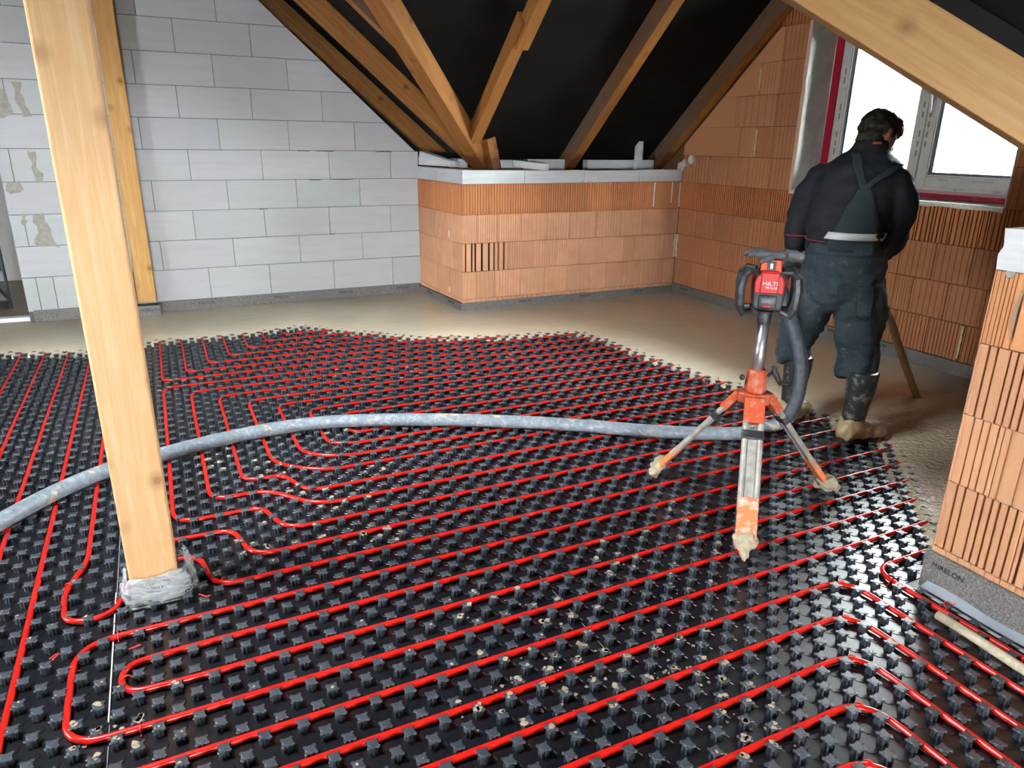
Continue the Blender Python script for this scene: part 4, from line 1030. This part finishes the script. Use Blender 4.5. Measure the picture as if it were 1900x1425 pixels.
body = [('e', hd, (.073, .095, .115), RH), ('e', hd+RH @ Vector((0, .045, -.06)), (.05, .05, .055), RH), ('e', hd+RH @ Vector((0, .098, -.02)), (.012, .02, .022), RH),
        ('e', hd+RH @ Vector((.076, -.005, -.012)), (.010, .018, .03), RH), ('e', hd+RH @ Vector((-.076, -.005, -.012)), (.010, .018, .03), RH),
        ('t', [Z((0, .10, 1.42)), Z((.005, .125, 1.49)), hd+Vector((0, -.03, -.05))], [.062, .058, .056]),
        ('l', [(0, 0, .80+zo, .15, .11), (0, 0, 1.0+zo, .14, .10), (0, .04, 1.2+zo, .16, .11), (0, .09, 1.38+zo, .16, .10), (0, .11, 1.44+zo, .08, .07)]),
        ('t', [Z((-.1, 0, .9)), Z((-.185, .03, .47)), Z((-.135, -.02, .1))], [.085, .055, .045]), ('t', [Z((.1, 0, .9)), Z((.15, .03, .47)), Z((.2, -.02, .1))], [.085, .055, .045]),
        ('t', [Z((-.17, .09, 1.38)), Z((-.25, .05, 1.16)), WL], [.055, .042, .030]), ('t', [Z((.17, .09, 1.37)), Z((.215, .09, 1.16)), WRt], [.055, .042, .030])]
body += hand(WL, (.12, .55, -.5), 1, 1)+hand(WRt, (-.5, .35, -.4), -1, 1)
obj('body', setm(vox(body, .0075, 3), SKIN), None, person)
hair = [('e', hd+RH @ Vector((0, -.014, .022)), (.086, .100, .106), RH), ('e', hd+RH @ Vector((0, -.05, -.045)), (.070, .055, .06), RH), ('e', hd+RH @ Vector((0, .03, .06)), (.078, .085, .066), RH)]
hm = vox(hair, .008, 3, wr=((40, 40, 40, .008), (90, 90, 90, .005)))
obj('hair', setm(hm, HAIR), None, person)
# jacket
jk = [('l', [(0.01, .0, .985+zo, .178, .145), (0.01, .0, 1.03+zo, .192, .155), (0, .005, 1.10+zo, .195, .160), (-.005, .025, 1.18+zo, .198, .158), (0, .05, 1.27+zo, .208, .155), (0, .075, 1.35+zo, .212, .145), (0, .095, 1.41+zo, .196, .128), (0, .105, 1.445+zo, .162, .108), (.0, .115, 1.475+zo, .118, .09), (.008, .122, 1.505+zo, .086, .078), (.012, .128, 1.545+zo, .074, .072)]),
      ('t', [Z((-.155, .09, 1.385)), Z((-.205, .075, 1.33)), Z((-.238, .06, 1.24)), Z((-.258, .045, 1.15)), Z((-.268, .055, 1.06)), Z((-.266, .09, .965))], [.074, .080, .080, .074, .068, .058]),
      ('t', [Z((.15, .09, 1.375)), Z((.198, .09, 1.30)), Z((.215, .09, 1.22)), Z((.212, .11, 1.14)), Z((.17, .20, 1.05)), Z((.085, .285, .955))], [.076, .078, .074, .068, .062, .052])]
jm = vox(jk, .012, 5, wr=((8, 8, 15, .016), (24, 24, 22, .006)))
jacket = obj('jacket', setm(jm, JK), None, person)
# overalls: wide seat and legs, bunched hems, bib and straps on the back
tr = [('l', [(.01, 0, .70+zo, .10, .09), (.012, -.005, .78+zo, .185, .145), (.012, -.01, .86+zo, .205, .165), (.012, -.01, .94+zo, .205, .168), (.012, -.005, 1.0+zo, .200, .163), (.012, 0, 1.045+zo, .196, .160), (.012, .0, 1.06+zo, .188, .152)]),
      ('t', [Z((-.085, 0, .86)), Z((-.115, .01, .72)), Z((-.155, .02, .58)), Z((-.185, .03, .47)), Z((-.178, .01, .40)), Z((-.168, 0, .365))], [.122, .120, .104, .090, .098, .086]),
      ('t', [Z((.105, 0, .86)), Z((.125, .01, .72)), Z((.140, .02, .58)), Z((.152, .02, .47)), Z((.160, .01, .40)), Z((.168, 0, .355))], [.125, .124, .112, .104, .112, .094]),
      ('t', [Z((.22, -.03, .44)), Z((.268, -.01, .40)), Z((.25, .03, .385))], [.03, .022, .02])]
tm = vox(tr, .012, 4, wr=((10, 10, 9, .018), (22, 22, 36, .009)))
ov = obj('overalls', setm(tm, TR), None, person)
patch('bib', jm, [(1.335+zo, .062, .098), (1.29+zo, .045, .125), (1.16+zo, .005, .178), (1.06+zo, -.03, .188), (1.02+zo, -.06, .19)], BIB, person, .010, th=.006)
patch('shoulder_strap', jm, [(1.49+zo, -.045, .0), (1.42+zo, -.0, .04), (1.36+zo, .04, .075), (1.32+zo, .062, .098)], BIB, person, .012, th=.006)
patch('shoulder_strap', jm, [(1.435+zo, .165, .200), (1.38+zo, .115, .155), (1.34+zo, .078, .115), (1.315+zo, .07, .10)], BIB, person, .012, th=.006)
patch('reflective_band', jm, [(1.112+zo, -.03, .192), (1.078+zo, -.047, .194)], WHITE, person, .020, th=.004)
patch('red_piping', jm, [(1.062+zo, -.31, -.04), (1.056+zo, -.31, -.04)], REDL, person, .008, th=.003)
patch('neck_label', jm, [(1.537+zo, .044, .076), (1.525+zo, .042, .078)], ORL, person, .006, th=.002)
cuff = [('t', [Z((.12, .235, 1.005)), Z((.10, .265, .98))], [.062, .060])]
# pocket flap and waistband seams on the overalls
patch('waistband', tm, [(1.055+zo, -.165, .195), (1.0+zo, -.17, .2)], TR, person, .006, th=.006)
patch('thigh_pocket', tm, [(.86+zo, .15, .205), (.70+zo, .15, .215)], TR, person, .010, th=.010)
# boots
def boot(ax, ay, yaw, label=None):
    """rubber boot; ankle at (ax, ay); toe pointing along local yaw (0 = straight ahead)"""
    b = empty('boot', (0, 0, 0)); b.parent = person; b.location = (ax, ay, 0); b.rotation_euler = (0, 0, yaw)
    sh = vox([('t', [(0, 0, .03), (0, -.005, .10), (0, 0, .20), (0, .01, .30), (0, .012, .385)], [.052, .056, .064, .074, .078]), ('e', (0, .035, .055), (.054, .10, .05)), ('e', (0, .12, .045), (.055, .09, .042))], .010, 4)
    obj('boot_shaft', setm(sh, RUB), None, b)
    md = vox([('e', (0, -.02, .055), (.064, .072, .060)), ('e', (0, .06, .052), (.062, .10, .052)), ('e', (0, .14, .045), (.064, .088, .046)), ('t', [(0, -.03, .05), (0, .06, .052), (0, .15, .046)], [.058, .058, .048]), ('t', [(0, -.01, .05), (0, -.01, .13)], [.064, .058])], .010, 3, wr=((30, 30, 30, .010),))
    md2 = setm(md, MUD); obj('mud_coat', md2, None, b)
    mb = MB(); pts = [(.05*math.cos(a)*(1 if math.sin(a) > 0 else .9), (.135 if math.sin(a) > 0 else .075)*math.sin(a)+.06 if math.sin(a) > 0 else .075*math.sin(a)-.01, 0) for a in [2*math.pi*i/28 for i in range(28)]]
    mb.prism(pts, (0, .0, .0), (0, 0, .018)); obj('sole', mb, M['ink'], b, fixn=True)
    return b
boot(.205, -.045, -.50); boot(-.145, .0, .0)
# ------------------------------------------------------------------ hose (lies on the panels, rises beside the worker's left leg into his hands)
PR = person.matrix_basis
def PW(r, f, z): return Vector((3.152+.375*r+.927*f, 2.598-.927*r+.375*f, z))
def smoothpath(P, n=6):
    out = []; P = [Vector(p) for p in P]
    for i in range(len(P)-1):
        p0 = P[i-1] if i else P[0]*2-P[1]; p1, p2 = P[i], P[i+1]; p3 = P[i+2] if i+2 < len(P) else P[-1]*2-P[-2]
        for k in range(n):
            t_ = k/n; out.append(.5*((2*p1)+(p2-p0)*t_+(2*p0-5*p1+4*p2-p3)*t_*t_+(3*p1-p0-3*p2+p3)*t_**3))
    out.append(P[-1]); return out
HR = .0345; hz = .0287+HR
HP_ = [(-1.35, 2.30, hz), (-1.0, 2.78, hz), (-.709, 3.135, hz), (-.544, 3.33, hz), (-.346, 3.49, hz), (-.12, 3.58, hz), (.13, 3.655, hz), (.4, 3.70, hz), (.679, 3.685, hz), (.954, 3.60, hz), (1.226, 3.485, hz), (1.491, 3.35, hz), (1.748, 3.20, hz), (1.99, 3.035, hz), (2.222, 2.865, hz), (2.464, 2.72, hz), (2.686, 2.635, hz)]
HP_ = HP_+[tuple(PW(-.215, -.262, hz)), tuple(PW(-.14, -.262, hz+.012)), tuple(PW(-.075, -.25, .13)), tuple(PW(-.04, -.225, .25)), tuple(PW(-.052, -.20, .42)), tuple(PW(-.113, -.17, .57)), tuple(PW(-.19, -.13, .69)), tuple(PW(-.28, -.04, .80)), tuple(PW(-.285, .10, .885)), tuple(PW(-.19, .25, .91)), tuple(PW(-.08, .36, .85)), tuple(PW(0, .45, .73))]
hpts = smoothpath(HP_, 6)
t = empty('screed_hose', tuple(hpts[0])[:2]+(0,)); tag(t, 'thick grey mud-spattered hose snaking across the floor to the worker', 'hose')
cut = [i for i, p in enumerate(hpts) if (p-Vector(PW(-.075, -.25, .13))).length < .04][0]
o_ = Vector(t.location)
obj('hose_body', MB().tube([p-o_ for p in hpts[:cut+1]], HR, 20), M['hose'], t, smooth=True)
obj('hose_end', MB().tube([p-o_ for p in hpts[cut:]], HR, 20), M['hose_dark'], t, smooth=True)
sp = smoothpath([PW(0, .45, .73), PW(.03, .53, .695), PW(.063, .60, .642), PW(.105, .70, .545), PW(.162, .80, .361), PW(.25, .88, .14), PW(.30, .911, .03)], 6)
n_ = len(sp)
o = obj('poured_stream', MB().tube([p-sp[0] for p in sp], [.034*(1-.45*(i/n_)**.8) for i in range(n_)], 16), MUD, smooth=True, loc=tuple(sp[0])); tag(o, 'beige stream of liquid screed arcing from behind the worker into the wet floor', 'stream', kind='stuff')
# ------------------------------------------------------------------ tripod with rotating laser
OR = simple_noise('scuffed_orange_paint', (.52, .085, .030), (.45, .26, .20), 30, .5, .2, .001, lo=.5, hi=.72)
ORB = simple_noise('bright_orange_tape', (.78, .20, .07), (.62, .50, .44), 26, .5, .5, .002, lo=.5, hi=.66)
ALU = simple_noise('dirty_aluminium', (.40, .39, .35), (.27, .26, .23), 26, .5, .3, .001, metal=.15)
ALUC = mat('brushed_aluminium', (.62, .63, .65), .32, .9)[0]
BLK = simple_noise('dusty_black_plastic', (.018, .020, .022), (.10, .11, .12), 18, .45, .2, .001, lo=.5, hi=.75)
RED = simple_noise('red_laser_housing', (.50, .018, .014), (.42, .05, .045), 14, .38, 0, lo=.45, hi=.8)
REDO = simple_noise('orange_red_laser_head', (.62, .06, .02), (.50, .07, .03), 14, .4, 0)
TC = Vector((2.13, 2.073, 0)); trz = math.atan2(-.717, .697)
tri = empty('laser_tripod', tuple(TC), trz); tag(tri, 'mud-caked orange and grey tripod standing on the studded panels', 'tripod')
Ti = Matrix.Rotation(-trz, 3, 'Z')
def TL(x, y, z): return Ti @ (Vector((x, y, z))-TC)
obj('column', MB().lathe([(.0235, .56), (.0235, .855)], n=24), ALUC, tri, smooth=False).data.shade_smooth()
obj('column_clamp', MB().lathe([(.026, .842), (.0265, .850), (.0265, .885), (.030, .888), (.030, .893)], n=24), BLK, tri)
obj('collar', MB().lathe([(.038, .552), (.044, .560), (.043, .60), (.041, .645), (.034, .650)], n=8), OR, tri, bevel=.003)
mb = MB(); pts = [(.072*math.cos(math.pi/6+i*math.pi/3), .060*math.sin(math.pi/6+i*math.pi/3), 0) for i in range(6)]
mb.prism(pts, (0, 0, .508), (0, 0, .553)); obj('hub', mb, OR, tri, fixn=True, bevel=.005)
mb = MB(); mb.lathe([(0, 0), (.011, .004), (.013, .012), (.010, .020), (0, .022)], n=12); o = obj('clamp_knob', mb, BLK, tri, smooth=True); o.location = (-.044, -.02, .612); o.rotation_euler = (0, -1.4, 0)
mb = MB(); mb.tube([(.040, 0, .625), (.062, 0, .650), (.068, 0, .665)], .007, 8); mb.tube([(.060, -.01, .672), (.072, -.02, .640), (.095, -.025, .600)], [.009, .012, .008], 8); mb.tube([(.092, -.025, .604), (.130, -.03, .608)], .006, 8); obj('crank', mb, BLK, tri, smooth=True)
for k_, (fx, fy) in enumerate(((1.83, 1.726), (1.961, 2.491), (2.599, 2.003))):
    foot = TL(fx, fy, .028); top = Vector((foot.x, foot.y, 0)).normalized()*.062+Vector((0, 0, .530)); d_ = (foot-top); Lg = d_.length; d_.normalize()
    s_ = d_.cross(Vector((0, 0, 1))).normalized(); n2_ = s_.cross(d_).normalized()
    leg = empty('leg', (0, 0, 0)); leg.parent = tri
    Mx = Matrix(((s_.x, n2_.x, d_.x, top.x), (s_.y, n2_.y, d_.y, top.y), (s_.z, n2_.z, d_.z, top.z), (0, 0, 0, 1))); leg.matrix_local = Mx
    wdt = .040 if k_ == 0 else .030
    obj('leg_bracket', MB().box(-wdt, wdt, -.018, .018, -.01, .095), OR, leg, bevel=.004)
    mb = MB(); mb.tube([(-wdt+.011, 0, .085), (-wdt+.011, 0, Lg*.70)], .0125, 10); mb.tube([(wdt-.011, 0, .085), (wdt-.011, 0, Lg*.70)], .0125, 10); mb.box(-wdt*.42, wdt*.42, -.008, .008, .12, Lg*.72)
    obj('leg_tubes', mb, ALU, leg)
    obj('leg_clamp', MB().box(-wdt-.003, wdt+.003, -.016, .016, .125, .162), BLK, leg, bevel=.004)
    obj('leg_lower', MB().box(-wdt+.001, wdt-.001, -.013, .013, Lg*.62, Lg*.87), ORB, leg, bevel=.004)
    obj('foot_spike', MB().lathe([(.020, Lg*.86), (.018, Lg*.92), (.010, Lg*.97), (.003, Lg*1.0)], n=12), MUD, leg)
    blb = [('e', (0, 0, Lg*.875), (wdt+.010, .024, .035)), ('e', (.012, .006, Lg*.90), (wdt-.004, .022, .028)), ('t', [(0, 0, Lg*.88), (.004, 0, Lg*.95), (0, 0, Lg*.995)], [.022, .019, .007])]
    if k_: blb += [('e', (.026, .012, Lg*.885), (.040, .030, .036)), ('e', (-.028, -.008, Lg*.915), (.036, .026, .028)), ('e', (.03, .02, Lg*.94), (.022, .02, .03))]
    obj('mud_clump', setm(vox(blb, .006, 2, wr=((50, 50, 50, .009),)), simple_noise('screed_clump', (.42, .36, .25), (.33, .28, .19), 40, .6)), None, leg)
# laser head
ls = empty('rotating_laser', (TC.x, TC.y, .893), trz+.06); tag(ls, 'red and black rotating laser level mounted on the tripod', 'laser level')
mb = MB(); mb.prism([(-.052, 0, .010), (.052, 0, .010), (.060, 0, .055), (.062, 0, .120), (.050, 0, .158), (-.050, 0, .158), (-.062, 0, .120), (-.060, 0, .055)], (0, -.056, 0), (0, .056, 0)); obj('housing', mb, BLK, ls, fixn=True, bevel=.010)
fp = MB(); fp.prism([(-.053, 0, .078), (.053, 0, .078), (.055, 0, .118), (.046, 0, .145), (.034, 0, .150), (.034, 0, .165), (-.034, 0, .165), (-.034, 0, .150), (-.046, 0, .145), (-.055, 0, .118)], (0, -.064, 0), (0, -.050, 0)); fpo = obj('front_panel', fp, RED, ls, fixn=True, bevel=.005)
obj('front_plate', MB().box(-.033, .033, -.070, -.060, .080, .160), RED, ls, bevel=.004)
text('logo', 'HILTI', .0215, (.002, -.0706, .118), (math.pi/2, 0, 0), WHITE, ls, .0004, 1.15)
text('logo', 'PR 2-HS', .0115, (.008, -.0706, .1025), (math.pi/2, 0, 0), WHITE, ls, .0004, 1.1)
obj('side_panel', MB().box(-.066, .066, -.040, .040, .085, .140), RED, ls, bevel=.008)
mb = MB(); mb.prism([(-.040, 0, .158), (.040, 0, .158), (.036, 0, .205), (-.036, 0, .205)], (0, -.040, 0), (0, .040, 0)); obj('laser_head', mb, REDO, ls, fixn=True, bevel=.004)
obj('laser_window', MB().box(-.017, .017, -.0415, -.036, .168, .198), mat('dark_lens_glass', (.05, .04, .045), .08)[0], ls, bevel=.002)
obj('prism', MB().box(-.004, .005, -.044, -.040, .172, .192), ALUC, ls)
obj('battery_pack', MB().box(-.034, .034, -.066, -.050, .022, .072), BLK, ls, bevel=.006)
obj('display', MB().box(-.022, .022, -.0675, -.065, .042, .060), mat('grey_display', (.10, .12, .13), .3)[0], ls)
obj('release_button', MB().box(-.016, .016, -.069, -.063, .026, .034), RED, ls, bevel=.002)
text('display_text', 'Li-Ion', .0085, (0, -.0680, .050), (math.pi/2, 0, 0), mat('pale_print', (.4, .42, .44), .5)[0], ls, .0003)
for sx_, sy_ in ((-1, -1), (1, -1), (-1, 1), (1, 1)):
    pth = [(sx_*.050, sy_*.045, .158), (sx_*.082, sy_*.058, .160), (sx_*.100, sy_*.066, .140), (sx_*.106, sy_*.068, .095), (sx_*.102, sy_*.066, .030), (sx_*.088, sy_*.060, -.004), (sx_*.055, sy_*.045, .006)]
    obj('guard_handle', MB().tube(pth, [.013, .018, .022, .022, .022, .018, .013], 8, up=Vector((0, 1, 0)), sx=.8), BLK, ls, bevel=0)
# glove draped over the laser head
gz = .215
gp = [('e', (.01, 0, gz+.005), (.055, .045, .016)), ('t', [(.04, 0, gz+.006), (.085, .01, gz+.003), (.115, .0, gz-.004)], [.022, .024, .020])]
for i, (yy, ln) in enumerate(((-.03, .075), (-.010, .088), (.012, .082), (.032, .062))): gp.append(('t', [(-.02, yy, gz+.004), (-.055, yy*1.2, gz+.010+.004*(i % 2)), (-.02-ln, yy*1.4, gz+.006)], [.0125, .0115, .009]))
gp.append(('t', [(0, -.035, gz), (-.025, -.060, gz-.006), (-.05, -.068, gz-.016)], [.0125, .011, .009]))
o = obj('work_glove', setm(vox(gp, .005, 2, wr=((40, 40, 40, .006),)), GLV), None); o.location = (TC.x, TC.y, .893); o.rotation_euler = (0, 0, trz+.1); tag(o, 'crumpled grey work glove lying on top of the laser', 'glove')
# ------------------------------------------------------------------ outside: neighbouring house
hs = empty('neighbour_house', (17, 10.5, -2)); tag(hs, 'pale house with a gable roof outside the window', 'house')
RF = simple_noise('pale_pink_roof', (.86, .78, .74), (.84, .74, .70), 3, .8)
obj('wall', MB().box(0, 6, -3.6, 5.2, -1, 2.9), mat('white_render', (.85, .85, .84), .8)[0], hs)
mb = MB(); mb.prism([(0, -3.6, 2.9), (0, 5.2, 2.9), (0, .9, 5.9)], (0.01, 0, 0), (6, 0, 0)); obj('gable', mb, mat('white_render_gable', (.85, .85, .84), .8)[0], hs, fixn=True)
for sgn, (ya, za, yb, zb) in enumerate(((-4.3, 2.55, .95, 6.1), (5.9, 2.55, .85, 6.1))):
    mb = MB(); mb.prism([(0, ya, za), (0, yb, zb), (0, yb, zb+.25), (0, ya, za+.25)], (-.5, 0, 0), (6.5, 0, 0)); obj('roof_slope', mb, RF, hs, fixn=True)
f_ = obj('window', MB().box(-.05, .02, .25, 1.05, .9, 2.2), mat('brown_window_frame', (.45, .22, .12), .6)[0], hs)
obj('pane', MB().box(-.06, -.04, .33, .97, 1.0, 2.1), mat('pale_curtain_pane', (.7, .6, .55), .4)[0], f_)
struct('ground_outside', MB().box(5.3, 60, -30, 50, -3.2, -3.1), mat('pale_ground', (.45, .45, .43), .9)[0])
